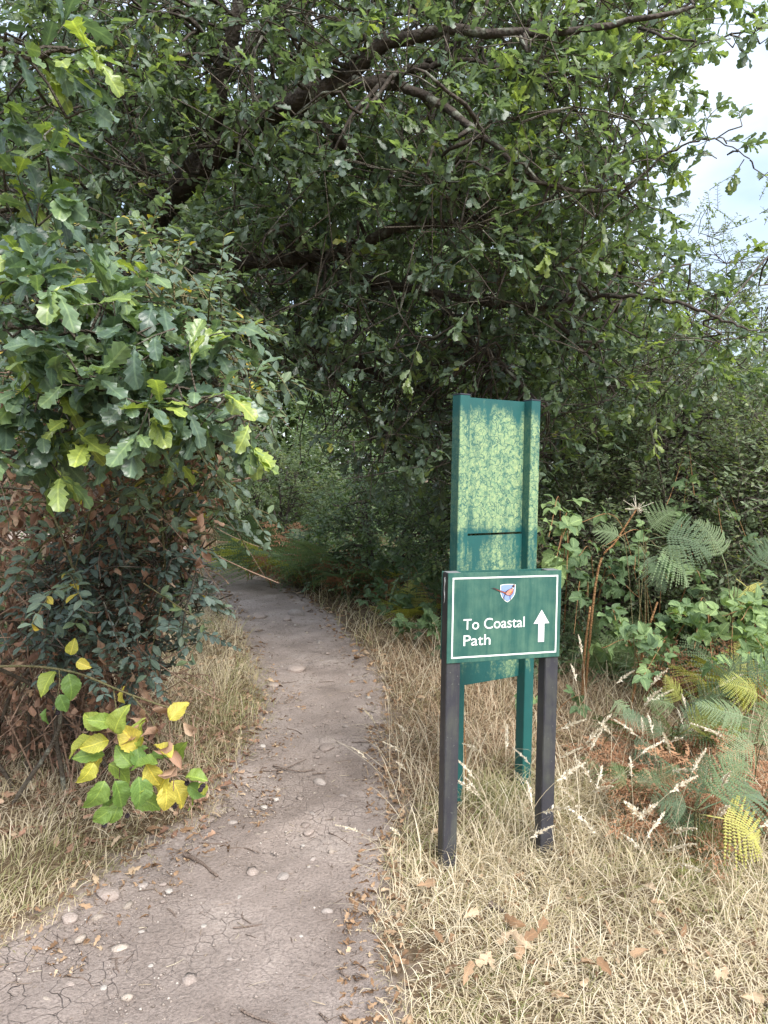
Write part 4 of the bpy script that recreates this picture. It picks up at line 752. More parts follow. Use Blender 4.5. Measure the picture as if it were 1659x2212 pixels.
def frond_mesh(kind, k, shade):
    kk = (kind, k, shade)
    if kk not in FM:
        T = (FB if kind == 'fern_brown' else FT); V, F, A = T[k % len(T)]; A = A.copy(); A[:, 2] = shade; me = mesh_from('frond', V, F, A); me.materials.append(M[kind]); FM[kk] = me
    return FM[kk]
def put_frond(parent, pos, d, n, L_, kind):
    o = bpy.data.objects.new('frond', frond_mesh(kind, int(rng.integers(0, 4)), [.3, .75][int(rng.integers(0, 2))])); COL.objects.link(o); o.parent = parent
    Rm = frames(np.array(d, float)[None], np.array(n, float)[None])[0] * L_; m = np.eye(4); m[:3, :3] = Rm; m[:3, 3] = np.array(pos) - np.array(parent.location); o.matrix_basis = Matrix(m.tolist())
def fern(xy, label, nf, L_, kinds, group=None, h=None, lean=(0, 0, 0), name='bracken_fern', tilt=.75):
    z = gz1(*xy); R_ = root(name, (xy[0], xy[1], z), label, 'fern', group); b = np.array(R_.location) + [0, 0, -.01]; a0 = rng.random() * 6.28
    for k in range(nf):
        a = a0 + k * 2.4 + rng.normal() * .3; e = tilt + rng.normal() * .2; d = np.array([math.cos(a) * math.cos(e), math.sin(a) * math.cos(e), math.sin(e)]) + np.array(lean); n = np.array([-math.cos(a) * math.sin(e), -math.sin(a) * math.sin(e), math.cos(e)]) + np.array([0, -.15, .1])
        put_frond(R_, b + [rng.normal() * .02, rng.normal() * .02, 0], d, n, L_ * (.75 + .5 * rng.random()), kinds[int(rng.integers(0, len(kinds)))])
    return R_
g_ = 'fern'; y_ = 'fern_yellow'; b_ = 'fern_brown'
fern(gxy(1575, 1800), 'fresh green bracken with a broad arching frond above the straw grass', 5, .46, [g_, g_, g_], tilt=.8)
fern(gxy(1520, 1850), 'yellowing bracken with orange tinged fronds beside the reddish dead bracken', 4, .34, [y_, g_, y_], tilt=.6)
fern(gxy(1480, 1640), 'bright yellow green bracken below the bramble leaves', 5, .40, [y_, g_, y_, g_], tilt=.8)
fern(gxy(1630, 1660), 'tall bluish green bracken at the meadow margin with feathery layered fronds', 6, .62, [g_], tilt=.9)
fern(gxy(1600, 1560), 'bracken clump with one golden frond in front of the wild rose', 6, .60, [g_, g_, y_], tilt=.9)
fern(gxy(1330, 1690), 'small bracken sprouting through straw grass beside the charcoal post', 4, .34, [g_], tilt=.75)
fern(gxy(1360, 1600), 'thin pale bracken standing alone between the sign and the brambles', 4, .36, [g_], tilt=.85)
fern(gxy(1265, 1480), 'tall bracken with drooping fronds arching over the bramble patch', 5, .85, [g_], tilt=1.05, lean=(.35, -.1, 0))
fern(gxy(1500, 1430), 'large green bracken leaning out of the willow bush', 6, .95, [g_], tilt=1.1, lean=(-.25, -.2, 0))
fern(gxy(1640, 1420), 'high bracken fronds half hidden by the meadow bush', 6, .95, [g_], tilt=1.1)
for k, (u, v, L_, ks, lb) in enumerate([(1530, 1770, .36, [b_], 'reddish dead bracken collapsed among green fronds'), (1390, 1700, .34, [b_], 'rust brown dead bracken heap beside the small green bracken'), (1440, 1640, .34, [b_], 'dry rust bracken below the yellow green bracken'), (1490, 1810, .40, [b_], 'orange brown bracken heap crumpled over dark soil'), (1610, 1760, .38, [b_], 'withered orange bracken at the foot of the broad fan'), (1560, 1420, .5, [b_], 'withered brown bracken in the shade under the tall ferns'), (1350, 1380, .55, [b_], 'dead bracken curled inside the bramble patch')]):
    fern(gxy(u, v), lb, 11, L_ * 1.45, ks, tilt=.62, name='dead_bracken')
for u, v, D, L_, ks, lb in [(590, 1150, 9.9, 1.05, [g_, g_, b_], 'sunlit bracken stand beyond the bend of the path'), (680, 1140, 9.6, 1.1, [b_, g_], 'part browned bracken beside the bend, in front of the pale bush'), (740, 1130, 9.2, 1.0, [g_, b_], 'pale green bracken behind the dark hanging twigs'), (540, 1160, 10.6, 1.2, [g_, g_, y_], 'yellowish bracken showing past the trailing honeysuckle'), (640, 1150, 10.3, 1.25, [b_, b_, g_, y_], 'orange and green bracken filling the gap under the oak boughs')]:
    p = at(u, v, D); fern(p[:2], lb, 9, L_, ks, tilt=.95)
for u, v, L_, ks, lb in [(770, 1290, .62, [g_, b_, y_], 'bracken with lit green fronds in the shade beside the path'), (840, 1300, .66, [b_], 'limp brown bracken in the shade below the oak boughs'), (905, 1290, .62, [b_, g_, y_], 'brown and green bracken drooping by the tall board'), (720, 1255, .6, [b_, b_, y_], 'faded bracken at the inner bend of the path'), (945, 1320, .62, [b_, b_, g_], 'dead bracken against the post of the tall board'), (880, 1340, .45, [b_, y_], 'low rusty bracken at the litter strewn path edge'), (800, 1265, .7, [b_, b_, g_], 'tall rusty bracken under the dark hanging twigs')]:
    fern(gxy(u, v), lb, 11, L_ * 1.15, ks, tilt=.85)
for u, v, L_, lb in [(1430, 1500, .5, 'rusty fronds standing behind the vivid yellow bracken'), (1560, 1520, .55, 'rust coloured bracken between the pale bramble and the bluish bracken'), (1330, 1330, .7, 'tall withered bracken rising out of the shaded bramble mound'), (1490, 1260, .75, 'tall brown bracken in front of the willow bush'), (1640, 1340, .7, 'brown bracken curled below the wild rose')]:
    fern(gxy(u, v), lb, 9, L_ * 1.15, [b_, b_, g_], tilt=.95, name='dead_bracken', lean=(0, -.25, 0))
def frond_stand(label, lst):
    p0 = at(lst[0][0], lst[0][1], lst[0][2]); R_ = root('bracken_fern', (p0[0], p0[1] + .05, gz1(p0[0], p0[1] + .05)), label, 'fern'); a_ = Acc()
    for u, v, D, an, ln, kind in lst:                # base of the leafy part, direction in the picture, length in picture units
        p = at(u, v, D); d = rt * math.sin(an) + up * math.cos(an) + fw * (-.25 + .2 * rng.normal()); n = -fw * .75 + np.array([0, 0, .75]) + rng.normal(size=3) * .15; L_ = ln / FOC * D
        g0 = np.array(R_.location) + [rng.normal() * .03, rng.normal() * .03, -.03]; st_ = p + unit(d) * L_ * .27; c_ = spline(np.array([g0, g0 * .45 + p * .55 + [0, 0, .08], p, st_]), 14); a_.add(*tubes(c_, np.linspace(.0035, .0018, 14), 4)); put_frond(R_, p, d, n, L_ * 1.25, kind)
    a_.obj('stalk', M['stem_green'], R_)
frond_stand('broad pale green bracken fan spreading above the straw grass', [(1510, 1750, 2.9, 1.25, 170, g_), (1505, 1745, 2.9, .75, 150, g_), (1500, 1740, 2.95, .35, 110, g_), (1515, 1760, 2.85, 1.75, 150, y_), (1500, 1750, 2.9, -1.1, 90, g_)])
frond_stand('small vivid yellow green bracken frond below the bramble leaves', [(1470, 1585, 3.6, .75, 95, y_), (1520, 1570, 3.7, .2, 70, g_), (1440, 1600, 3.7, -.6, 60, g_)])
frond_stand('layered bluish bracken standing before the pale bramble', [(1640, 1560, 3.5, -1.2, 120, g_), (1660, 1520, 3.6, -1.0, 110, y_), (1650, 1600, 3.4, -1.7, 110, g_), (1590, 1480, 3.9, .9, 110, g_), (1560, 1500, 3.9, .3, 95, g_)])
frond_stand('loose bracken with a yellow tip rising between bramble and grass', [(1470, 1540, 3.9, -.9, 85, g_), (1480, 1530, 3.9, -.5, 75, y_), (1500, 1540, 3.9, .6, 90, g_), (1460, 1560, 3.8, .9, 70, g_)])
frond_stand('pale grey green bracken alone in straw grass beside the charcoal post', [(1310, 1500, 4.0, 2.3, 70, g_), (1320, 1540, 3.9, 1.7, 80, g_), (1345, 1590, 3.8, 1.9, 80, g_)])
frond_stand('dark hanging bracken fronds over the shaded bramble mound', [(1395, 1175, 4.5, 2.0, 120, g_), (1380, 1180, 4.5, 2.6, 100, g_), (1400, 1165, 4.5, 1.5, 130, g_), (1350, 1170, 4.6, -.9, 70, g_), (1390, 1160, 4.6, .7, 90, g_)])
frond_stand('upright bracken fronds in front of the wild rose', [(1600, 1240, 4.6, .8, 120, g_), (1570, 1230, 4.6, -.4, 110, g_), (1620, 1260, 4.5, 1.5, 120, g_), (1590, 1250, 4.6, 2.4, 90, y_)])
frond_stand('low greenish bracken among seeding grass stalks', [(1390, 1700, 3.2, .9, 80, g_), (1400, 1720, 3.2, 1.9, 90, g_), (1360, 1710, 3.2, -.5, 80, g_), (1450, 1700, 3.3, -1.3, 80, g_)])

# ------------------------------------------------------------------ brambles
def compound(n=3, seed=0):                      # one bramble leaf of n leaflets
    r = np.random.default_rng(seed); V, F, A = [], [], []; off = 0
    sets = [(0, .62, .42), (1.15, .52, .36), (-1.15, .52, .36)] + ([(2.0, .4, .3), (-2.0, .4, .3)] if n == 5 else [])
    for an, ln, y0 in sets:
        v, f, a = leaf_tmpl(BRAM, .25 + .3 * r.random(), .28 + .15 * r.random(), .02, r.normal() * .2, 2, seed + 40 + int(an * 10)); v = v * ln; c, s_ = math.cos(-an), math.sin(-an)
        if an == 0: y0 = .46
        w_ = np.c_[v[:, 0] * c - v[:, 1] * s_, v[:, 0] * s_ + v[:, 1] * c + y0 * (.95 if an == 0 else 1), v[:, 2] - abs(an) * .1 * v[:, 1]]; V.append(w_); F.append(f + off); A.append(a); off += len(v)
    v, f, a = tubes(np.array([[0, 0, -.02], [0, .2, .01], [0, .47, 0.0]]), np.array([.012, .010, .008]), 4); V.append(v); F.append(f + off); A.append(np.zeros_like(v))
    return np.concatenate(V), np.concatenate(F), np.concatenate(A)
T_BR = [compound(3, k) for k in range(4)]; T_BR5 = [compound(5, k + 9) for k in range(2)]
def bramble(base, tips, label, mat, L_, nl, name='bramble', cat='bramble', cane=None, r=.003, five=False, spread=.12, npl=60, rf=None, hang=0.0):
    R_ = root(name, (base[0], base[1], 0), label, cat); b = np.array([base[0], base[1], gz1(*base[:2]) - .03]); ca = Acc(); pos, dr = [], []
    for tp_ in tips:
        tp_ = np.array(tp_); md = (b + tp_) / 2 + np.array([0, 0, .3 * np.linalg.norm(tp_ - b)]) + rng.normal(size=3) * .06; c_ = spline(np.array([b + rng.normal(size=3) * [.05, .05, 0], md, tp_]), 22); ca.add(*tubes(c_, np.linspace(r * 1.4, r * .6, 22), 5))
        ii = rng.integers(7, 22, nl); pos.append(c_[ii] + rng.normal(size=(nl, 3)) * spread * .25); dr.append(rdir(nl, .15 - hang))
    ca.obj('cane', cane or M['rust_stem'], R_); pos = np.concatenate(pos); dr = np.concatenate(dr); n = len(pos); nn = unit(np.array([0, -.55, 1.0]) + rng.normal(size=(n, 3)) * .35)
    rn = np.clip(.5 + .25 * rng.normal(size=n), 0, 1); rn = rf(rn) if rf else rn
    leafset(R_, T_BR5 if five else T_BR, pos, frames(dr, nn), L_ * (.65 + .5 * rng.random(n)), rn, mat, 300, key='br' + str(five)); return R_
Bt = lambda *a: [at(*p) for p in a]
bramble(gxy(1400, 1520), Bt((1330, 1340, 4.3), (1420, 1400, 4.2), (1480, 1330, 4.4), (1390, 1460, 4.2), (1300, 1400, 4.5), (1530, 1380, 4.3)), 'bright bramble patch with toothed leaves sprawling above the straw grass', M['bramble'], .12, 15)
bramble(gxy(1640, 1560), Bt((1600, 1340, 4.1), (1650, 1400, 4.0), (1560, 1330, 4.3), (1700, 1450, 4.0)), 'pale green bramble beside the tall bracken at the meadow margin', M['bramble'], .135, 15, rf=lambda r: np.clip(r + .25, 0, 1))
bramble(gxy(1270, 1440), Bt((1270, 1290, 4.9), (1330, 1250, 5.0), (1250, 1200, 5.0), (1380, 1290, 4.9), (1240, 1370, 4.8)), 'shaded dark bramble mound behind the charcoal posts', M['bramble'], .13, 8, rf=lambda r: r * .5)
bramble(gxy(1215, 1430), Bt((1185, 1160, 4.35), (1205, 1190, 4.3), (1225, 1230, 4.4), (1190, 1240, 4.3)), 'upright raspberry with pale drooping leaves beside the tall green board', M['bramble'], .15, 9, name='raspberry', cat='bramble', hang=.55, rf=lambda r: np.clip(r + .2, 0, 1))
bramble(gxy(1500, 1330), Bt((1440, 1090, 5.2), (1500, 1070, 5.2), (1560, 1150, 5.0), (1620, 1180, 5.0), (1470, 1150, 5.2)), 'tall bramble shoots climbing through the willow bush', M['bramble'], .12, 9)
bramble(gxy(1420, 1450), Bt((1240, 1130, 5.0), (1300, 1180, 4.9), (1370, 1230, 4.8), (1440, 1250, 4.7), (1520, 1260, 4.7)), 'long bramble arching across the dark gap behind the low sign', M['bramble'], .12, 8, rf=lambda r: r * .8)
bramble(gxy(1560, 1480), Bt((1500, 1400, 4.2), (1580, 1410, 4.1), (1540, 1450, 4.1), (1620, 1460, 4.0)), 'pale trailing bramble at the foot of the bright patch', M['bramble'], .15, 7, rf=lambda r: np.clip(r + .3, 0, 1))
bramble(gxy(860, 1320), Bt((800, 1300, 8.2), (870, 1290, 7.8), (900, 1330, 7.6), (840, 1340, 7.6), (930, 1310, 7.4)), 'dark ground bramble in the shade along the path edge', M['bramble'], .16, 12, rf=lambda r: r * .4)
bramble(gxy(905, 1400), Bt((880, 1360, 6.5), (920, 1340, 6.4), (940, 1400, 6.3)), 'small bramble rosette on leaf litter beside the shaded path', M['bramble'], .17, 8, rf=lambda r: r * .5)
bramble(gxy(1180, 1560), Bt((1140, 1500, 4.6), (1250, 1500, 4.6), (1225, 1560, 4.4)), 'tiny bramble shoots in straw grass between the sign posts', M['bramble'], .13, 3)

# ---- bramble sprig with yellow leaves and blackberries, arching over the verge
SP = root('bramble_sprig', (*gxy(-250, 1700), 0), 'arching bramble cane with lime and yellow leaves and black berries over the verge', 'bramble')
sb = np.array(SP.location); a_ = Acc()
main = spline(np.array([sb + [0, 0, -.03], at(-160, 1470, 2.7), at(0, 1440, 2.65), at(150, 1450, 2.6), at(280, 1500, 2.6), at(412, 1545, 2.6)]), 40); a_.add(*tubes(main, np.linspace(.006, .003, 40), 6)); a_.obj('cane', M['stem_green'], SP)
hangs = [[(128, 1448), (128, 1480), (118, 1540)], [(245, 1487), (255, 1570), (258, 1690), (245, 1770)], [(365, 1530), (368, 1600), (375, 1690), (372, 1730)], [(285, 1502), (330, 1560), (350, 1630), (400, 1660)], [(416, 1545), (420, 1620), (412, 1700), (415, 1780)]]
for hp in hangs:
    c_ = spline(np.array([at(*p, 2.6 + .02 * rng.normal()) for p in hp]), 16); a_ = Acc(); a_.add(*tubes(c_, np.linspace(.0025, .0018, 16), 5)); a_.obj('stem', M['cane'] if hp[0][0] in (365, 416) else M['stem_green'], SP)
T_SL = [leaf_tmpl(BRAM, b, f, .045, tw, 2, k, .03) for k, (b, f, tw) in enumerate([(.6, .45, .35), (.3, .6, -.4), (.8, .3, .5)])]
SL = [(190, 1590, -2.0, 58, .5), (240, 1575, .4, 56, .45), (215, 1565, -1.0, 50, .4), (208, 1630, -2.6, 52, .7), (215, 1628, -1.4, 54, .2), (225, 1650, 2.2, 56, .3), (250, 1640, 1.0, 54, .1), (215, 1690, -2.7, 60, .25), (240, 1690, 2.9, 56, .15), (305, 1610, -.6, 62, .9), (320, 1650, 2.7, 52, .85), (300, 1680, 3.0, 60, .1), (285, 1655, -.7, 48, .2), (320, 1655, .9, 50, .15), (350, 1650, -1.6, 52, .2), (400, 1625, .6, 46, .3), (385, 1635, -.9, 42, .7),
      (378, 1670, -2.6, 52, .9), (385, 1690, 2.6, 56, .95), (372, 1700, 3.1, 50, .85), (420, 1680, 1.6, 44, .3), (425, 1700, 2.2, 42, .15), (432, 1720, 2.9, 30, .3), (262, 1735, -1.9, 48, .15), (285, 1730, 1.9, 58, .2), (235, 1755, -2.2, 44, .25), (290, 1720, .6, 36, .4), (148, 1455, 2.9, 62, .3), (120, 1450, -2.7, 62, .6), (152, 1415, .3, 40, .8), (128, 1500, 2.8, 44, .1), (380, 1545, .7, 44, 1.0), (270, 1520, -.3, 40, .9), (100, 1530, 3.0, 36, .2), (165, 1430, 1.9, 36, .95), (20, 1490, 2.8, 44, .35), (10, 1540, 3.0, 38, .5), (30, 1470, 2.2, 36, .3)]
SL = [(290 + (u - 290) * .85, 1655 + (v - 1655) * .9, an, ln * 1.05, min(1, c + .22)) if u > 180 and v > 1520 else (u, v, an, ln * .85, c) for u, v, an, ln, c in SL if u > 60]
SL += [(u + rng.normal() * 16, v + rng.normal() * 14, an + rng.normal() * .9, ln * .85, min(1, max(0, c + rng.normal() * .2))) for u, v, an, ln, c in SL if 180 < u < 430 and v > 1550 and rng.random() < .35]
sp_, sd_, sn_, ss_, sr_ = [], [], [], [], []
for u, v, an, ln, c in SL:
    D = 2.58 + .05 * rng.normal(); sp_.append(at(u, v, D)); sd_.append(rt * math.sin(an) + up * math.cos(an) + fw * (rng.normal() * .25 - .15)); sn_.append(-fw * .8 + np.array([0, 0, .7]) + rng.normal(size=3) * .45); ss_.append(ln / FOC * 2.6 * 1.12); sr_.append(np.clip(c, 0, .98))
leafset(SP, T_SL, np.array(sp_), frames(np.array(sd_), np.array(sn_)), np.array(ss_), np.array(sr_), M['bramble_bright'], 300, key='sprig')
dl = np.array([at(u, v, 2.58) for u, v in [(315, 1550), (330, 1530), (300, 1565), (340, 1575), (285, 1570), (375, 1620), (365, 1600), (380, 1645), (310, 1530), (395, 1560), (265, 1560)]]); nq = len(dl); leafset(SP, T_DEAD, dl, frames(unit(rdir(nq) + [0, 0, -1]), unit(-fw + rng.normal(size=(nq, 3)) * .4)), np.full(nq, .075), .6 + .4 * rng.random(nq), M['dead'], 30, key='spd', part='withered_leaf')
bm = bmesh.new()
for k in range(26):
    z_ = 1 - 2 * (k + .5) / 26; r_ = math.sqrt(1 - z_ * z_); a = k * 2.4
    bmesh.ops.create_icosphere(bm, subdivisions=1, radius=.36, matrix=Matrix.Translation((r_ * math.cos(a) * .75, r_ * math.sin(a) * .75, z_ * .95)))
bme = bpy.data.meshes.new('berry'); bm.to_mesh(bme); bm.free(); bme.polygons.foreach_set('use_smooth', np.ones(len(bme.polygons), bool))
m, t, N, K = new_mat('blackberry'); tcn = N("ShaderNodeTexCoord"); n = noise(t, 3, 2, tcn.outputs['Object']); c = ramp(t, [(.3, (.012, .008, .014)), (.7, (.03, .014, .022))]); K(n.outputs[0], c.inputs[0]); finish(t, principled(t, c.outputs[0], .25).outputs[0]); bme.materials.append(m)
for u, v in [(229, 1720), (236, 1723), (255, 1755), (275, 1762), (438, 1698), (433, 1706), (378, 1742), (226, 1782), (125, 1540), (118, 1530), (404, 1692), (246, 1748)]:
    o = bpy.data.objects.new('berry', bme); COL.objects.link(o); o.parent = SP; p = at(u, v, 2.6 + rng.normal() * .03) - sb; o.location = p; o.scale = [.0075 + .002 * rng.random()] * 3; o.rotation_euler = (rng.random(), rng.random(), rng.random())

# ------------------------------------------------------------------ dead upright stems and a bare sapling
def stem(pts, r, label, name, mat, fluff=0):
    P_ = np.array([at(*p) for p in pts]); R_ = root(name, (P_[0][0], P_[0][1], 0), label, 'stem'); P_[0][2] = -.03; c_ = spline(P_, 18); a_ = Acc(); a_.add(*tubes(c_, np.linspace(r, r * .6, 18), 6)); a_.obj('stalk', mat, R_)
    if fluff:
        a_ = Acc(); tp_ = c_[-1] + rng.normal(size=(fluff, 3)) * [.05, .04, .03]; b = np.repeat(c_[-1:], fluff, 0); t = np.linspace(0, 1, 3)[None, :, None]; a_.add(*tubes(b[:, None] * (1 - t) + tp_[:, None] * t, np.full((fluff, 3), .0018), 3)); a_.obj('dried_head', M['seed'], R_)
stem([(1262, 1480, 5.0), (1290, 1240, 4.8), (1330, 1170, 4.75), (1375, 1100, 4.7)], .009, 'leaning orange brown dry stalk with a dried flat seed head', 'dry_stalk', M['rust_stem'], 40)
stem([(1258, 1500, 4.9), (1262, 1420, 4.8), (1275, 1310, 4.75)], .011, 'short broken brown stalk beside the charcoal post', 'dry_stalk', M['rust_stem'])
stem([(1360, 1500, 4.9), (1395, 1380, 4.7), (1420, 1300, 4.7)], .010, 'broken dry stalk leaning in the bramble patch', 'dry_stalk', M['rust_stem'])
stem([(1440, 1340, 6.0), (1445, 1200, 5.9), (1437, 1080, 5.9), (1400, 900, 5.8)], .010, 'thin upright bare stem in front of the willow bush', 'bare_stem', M['twig'])

# ------------------------------------------------------------------ grass
def blades(P2, Lg, wd, lean, az, curv, rnd, z0=None):
    n = len(P2); z = gz(P2[:, 0], P2[:, 1]) - .004 if z0 is None else z0; b = np.c_[P2, z]; h = np.stack([np.cos(az), np.sin(az), np.zeros(n)], -1); sdv = np.stack([-np.sin(az + .6 * rng.normal(size=n)), np.cos(az), .15 * rng.normal(size=n)], -1); sdv = unit(sdv)
    tt = [0, .38, .72, 1.0]; V = np.empty((n, 7, 3)); A = np.zeros((n, 7, 3)); p = b.copy(); th = lean.copy(); prev = 0; idx = 0
    for k, t in enumerate(tt):
        if k: p = p + (Lg * (t - prev))[:, None] * (h * np.sin(th)[:, None] + np.array([0, 0, 1.0]) * np.cos(th)[:, None]); th = th + curv * .5
        prev = t; w_ = wd * (1 - .55 * t)
        if k < 3: V[:, idx] = p - sdv * w_[:, None] / 2; V[:, idx + 1] = p + sdv * w_[:, None] / 2; idx += 2
        else: V[:, idx] = p
    V[:, 2:, 2] = np.maximum(V[:, 2:, 2], (gz(V[:, 2:, 0].ravel(), V[:, 2:, 1].ravel()) + .003).reshape(n, -1)); A[..., 2] = rnd[:, None]
    F = np.array([(0, 1, 3), (0, 3, 2), (2, 3, 5), (2, 5, 4), (4, 5, 6)]); return V, F[None] + (np.arange(n) * 7)[:, None, None], A
def field(n, xr, yr, pw, keep):
    y = yr[0] + (yr[1] - yr[0]) * rng.random(n) ** pw; hw = 1.0
    x = rng.uniform(xr[0], xr[1], n) if not callable(xr) else xr(y, rng.random(n)); P2 = np.c_[x, y]; k = keep(P2); return P2[k]
def in_path(P2, m0): q, m_, s_ = path_d(P2[:, 0], P2[:, 1]); return m_, s_
sees = lambda y, lo, hi, f: (lo + (hi - lo) * f)
GA = Acc()
# the open side: matted straw grass
xr = lambda y, f: np.where(True, -.2 + f * (np.minimum(.60 * y + .95, 4.8) + .2), 0)
P2 = field(108000, xr, (1.55, 7.0), 1.35, lambda P: in_path(P, 0)[0] > -.05 + .09 * n2(P[:, 0], P[:, 1], 9, 4))
m_, s_ = in_path(P2, 0); P2 = P2[s_ > 0]; m_ = m_[s_ > 0]
bare = n2(P2[:, 0], P2[:, 1], 5.5, 11) + .5 * n2(P2[:, 0], P2[:, 1], 13, 12); k = rng.random(len(P2)) < np.clip(1.0 - 1.1 * np.clip(bare - .15, 0, .9), .14, 1) * np.clip(.45 + m_ / .2, 0, 1); P2, m_ = P2[k], m_[k]; n_ = len(P2)
hgt = np.interp(P2[:, 1], [1.5, 2.2, 2.6, 3.1, 4, 6], [.06, .07, .10, .165, .22, .24]) * np.clip(.35 + m_ / .5, .35, 1) * (1 + .3 * n2(P2[:, 0], P2[:, 1], 3.1, 6))
Lg = hgt * (.45 + .95 * rng.random(n_)); gr = n2(P2[:, 0], P2[:, 1], 2.3, 9) + .45 * n2(P2[:, 0], P2[:, 1], 6.1, 3)
tone = np.clip(.60 + .21 * rng.normal(size=n_) - .26 * np.clip(gr, -.4, 1) - .3 * (rng.random(n_) < .2), 0, 1)
clump = n2(P2[:, 0], P2[:, 1], 4.0, 14) * 3.0
far_ = P2[:, 1] + .25 * n2(P2[:, 0], P2[:, 1], 2.2, 41) > 3.75 - .5 * np.clip(1 - m_ / .6, 0, 1); Lg = np.where(far_, Lg * .8, Lg); kp = ~far_ | (rng.random(n_) < .62); P2, Lg, tone, clump, far_ = P2[kp], Lg[kp], tone[kp], clump[kp], far_[kp]
GB = Acc(); nb_ = int(far_.sum()); GB.add(*blades(P2[far_], Lg[far_], .0024 + .0028 * rng.random(nb_), .35 + 1.2 * rng.random(nb_) ** .8, clump[far_] + rng.normal(size=nb_) * 1.6, .5 + .8 * rng.random(nb_), tone[far_])); GB.obj('brown_grass', M['grass_brown'], None, 'stuff'); tag(bpy.data.objects['brown_grass'], 'reddish brown matted grass behind the signs and along the shaded path', 'grass')
P2, Lg, tone, clump = P2[~far_], Lg[~far_], tone[~far_], clump[~far_]; n_ = len(P2)
GA.add(*blades(P2, Lg, .0022 + .0026 * rng.random(n_), .3 + 1.3 * rng.random(n_) ** .75, clump + rng.normal(size=n_) * 1.5, .5 + .7 * rng.random(n_), tone))
P3 = field(5200, xr, (1.9, 6.5), 1.2, lambda P: in_path(P, 0)[0] > .05); m3, s3 = in_path(P3, 0); P3 = P3[s3 > 0]; n3 = len(P3); L3 = np.interp(P3[:, 1], [1.9, 2.6, 3.2, 6], [.14, .22, .38, .5]) * (.6 + .6 * rng.random(n3))
GA.add(*blades(P3, L3, .0018 + .0016 * rng.random(n3), .15 + 1.1 * rng.random(n3), rng.random(n3) * 6.28, .3 + .9 * rng.random(n3), np.clip(.78 + .15 * rng.normal(size=n3), 0, 1)))
GA.obj('dry_grass', M['grass'], None, 'stuff'); tag(bpy.data.objects['dry_grass'], 'matted straw coloured grass around the sign posts', 'grass')
# the verge on the other side of the path
GA = Acc(); P2 = field(60000, lambda y, f: -.60 * y - .8 + f * (.60 * y + .85), (1.6, 9), 1.5, lambda P: in_path(P, 0)[0] > -.06 + .10 * n2(P[:, 0], P[:, 1], 9, 2))
m_, s_ = in_path(P2, 0); k = (s_ < 0); P2, m_ = P2[k], m_[k]; u_, v_, z_ = proj(np.c_[P2, np.zeros(len(P2))])
k = rng.random(len(P2)) < np.clip(.5 + m_ / .2, 0, 1) * np.where((u_ < 330) & (v_ < 1660), .25, 1); P2, m_, u_, v_ = P2[k], m_[k], u_[k], v_[k]; n_ = len(P2)
lush = np.exp(-((P2[:, 0] + .75) / .5) ** 2 - ((P2[:, 1] - 5.0) / 1.2) ** 2); hgt = np.interp(P2[:, 1], [1.7, 3, 4, 5, 7], [.09, .10, .11, .16, .16]) * (1 + .6 * lush) * np.clip(.4 + m_ / .35, .4, 1)
lush = np.maximum(lush, .8 * np.exp(-((P2[:, 0] + 1.35) / .4) ** 2 - ((P2[:, 1] - 2.75) / .35) ** 2))
tone = np.clip(.62 + .19 * rng.normal(size=n_) - .40 * lush - .12 * np.clip(n2(P2[:, 0], P2[:, 1], 2.7, 5), -.5, 1), 0, 1)
GA.add(*blades(P2, hgt * (.5 + .9 * rng.random(n_)), .0022 + .0024 * rng.random(n_), .2 + 1.1 * rng.random(n_), n2(P2[:, 0], P2[:, 1], 4, 15) * 3 + rng.normal(size=n_) * 1.2, .5 + .7 * rng.random(n_), tone))
GA.obj('verge_grass', M['grass'], None, 'stuff'); tag(bpy.data.objects['verge_grass'], 'short faded grass on the verge below the thicket', 'grass')
# far thin grass
GA = Acc(); P2 = np.c_[rng.uniform(-6, 6, 15000), 6.5 + 9 * rng.random(15000) ** 1.3]; mm, s_ = in_path(P2, 0); P2 = P2[mm > .05]; n_ = len(P2)
GA.add(*blades(P2, .22 * (.5 + rng.random(n_)), .005 + .004 * rng.random(n_), .2 + .9 * rng.random(n_), rng.random(n_) * 6.28, .5 + .5 * rng.random(n_), np.clip(.4 + .2 * rng.normal(size=n_), 0, 1)))
GA.obj('far_grass', M['grass'], None, 'stuff'); tag(bpy.data.objects['far_grass'], 'thin faded grass on the shaded ground beyond the signs', 'grass')

# seeding stalks
def stalk_variant(seed, L_):
    r = np.random.default_rng(seed); az = 0; K_ = 14; t = np.linspace(0, 1, K_); bend = .25 + .5 * r.random(); P_ = np.c_[L_ * bend * t ** 2.6, .03 * L_ * np.sin(t * 3 + seed), L_ * (t - .25 * bend * t ** 3)]
    h = Acc(); n = 85; tt = .80 + .2 * r.random(n); x = np.c_[np.interp(tt, t, P_[:, 0]), np.interp(tt, t, P_[:, 1]), np.interp(tt, t, P_[:, 2])]
    tip = P_[-1] - P_[-4]; tip /= np.linalg.norm(tip); d = unit(tip * 1.3 + r.normal(size=(n, 3)) * .55); wv = np.interp(tt, [.8, .86, 1], [.35, 1, .3])
    a = x; b = x + d * (.020 * wv)[:, None]; s_ = unit(np.cross(d, r.normal(size=(n, 3)))) * .0032; V = np.stack([a, (a + b) / 2 + s_, b, (a + b) / 2 - s_], 1); A = np.zeros(V.shape); A[..., 2] = r.random((n, 1))
    h.add(V, np.array([(0, 1, 2), (0, 2, 3)])[None] + (np.arange(n) * 4)[:, None, None], A)
    v, f, a_ = tubes(P_, np.linspace(.0014, .0008, K_), 3); a_[:, 2] = .6; me1 = mesh_from('stem', v, f, a_); me1.materials.append(M['grass']); me2 = mesh_from('seed_head', np.concatenate(h.V), np.concatenate(h.F), np.concatenate(h.A)); me2.materials.append(M['seed']); return me1, me2
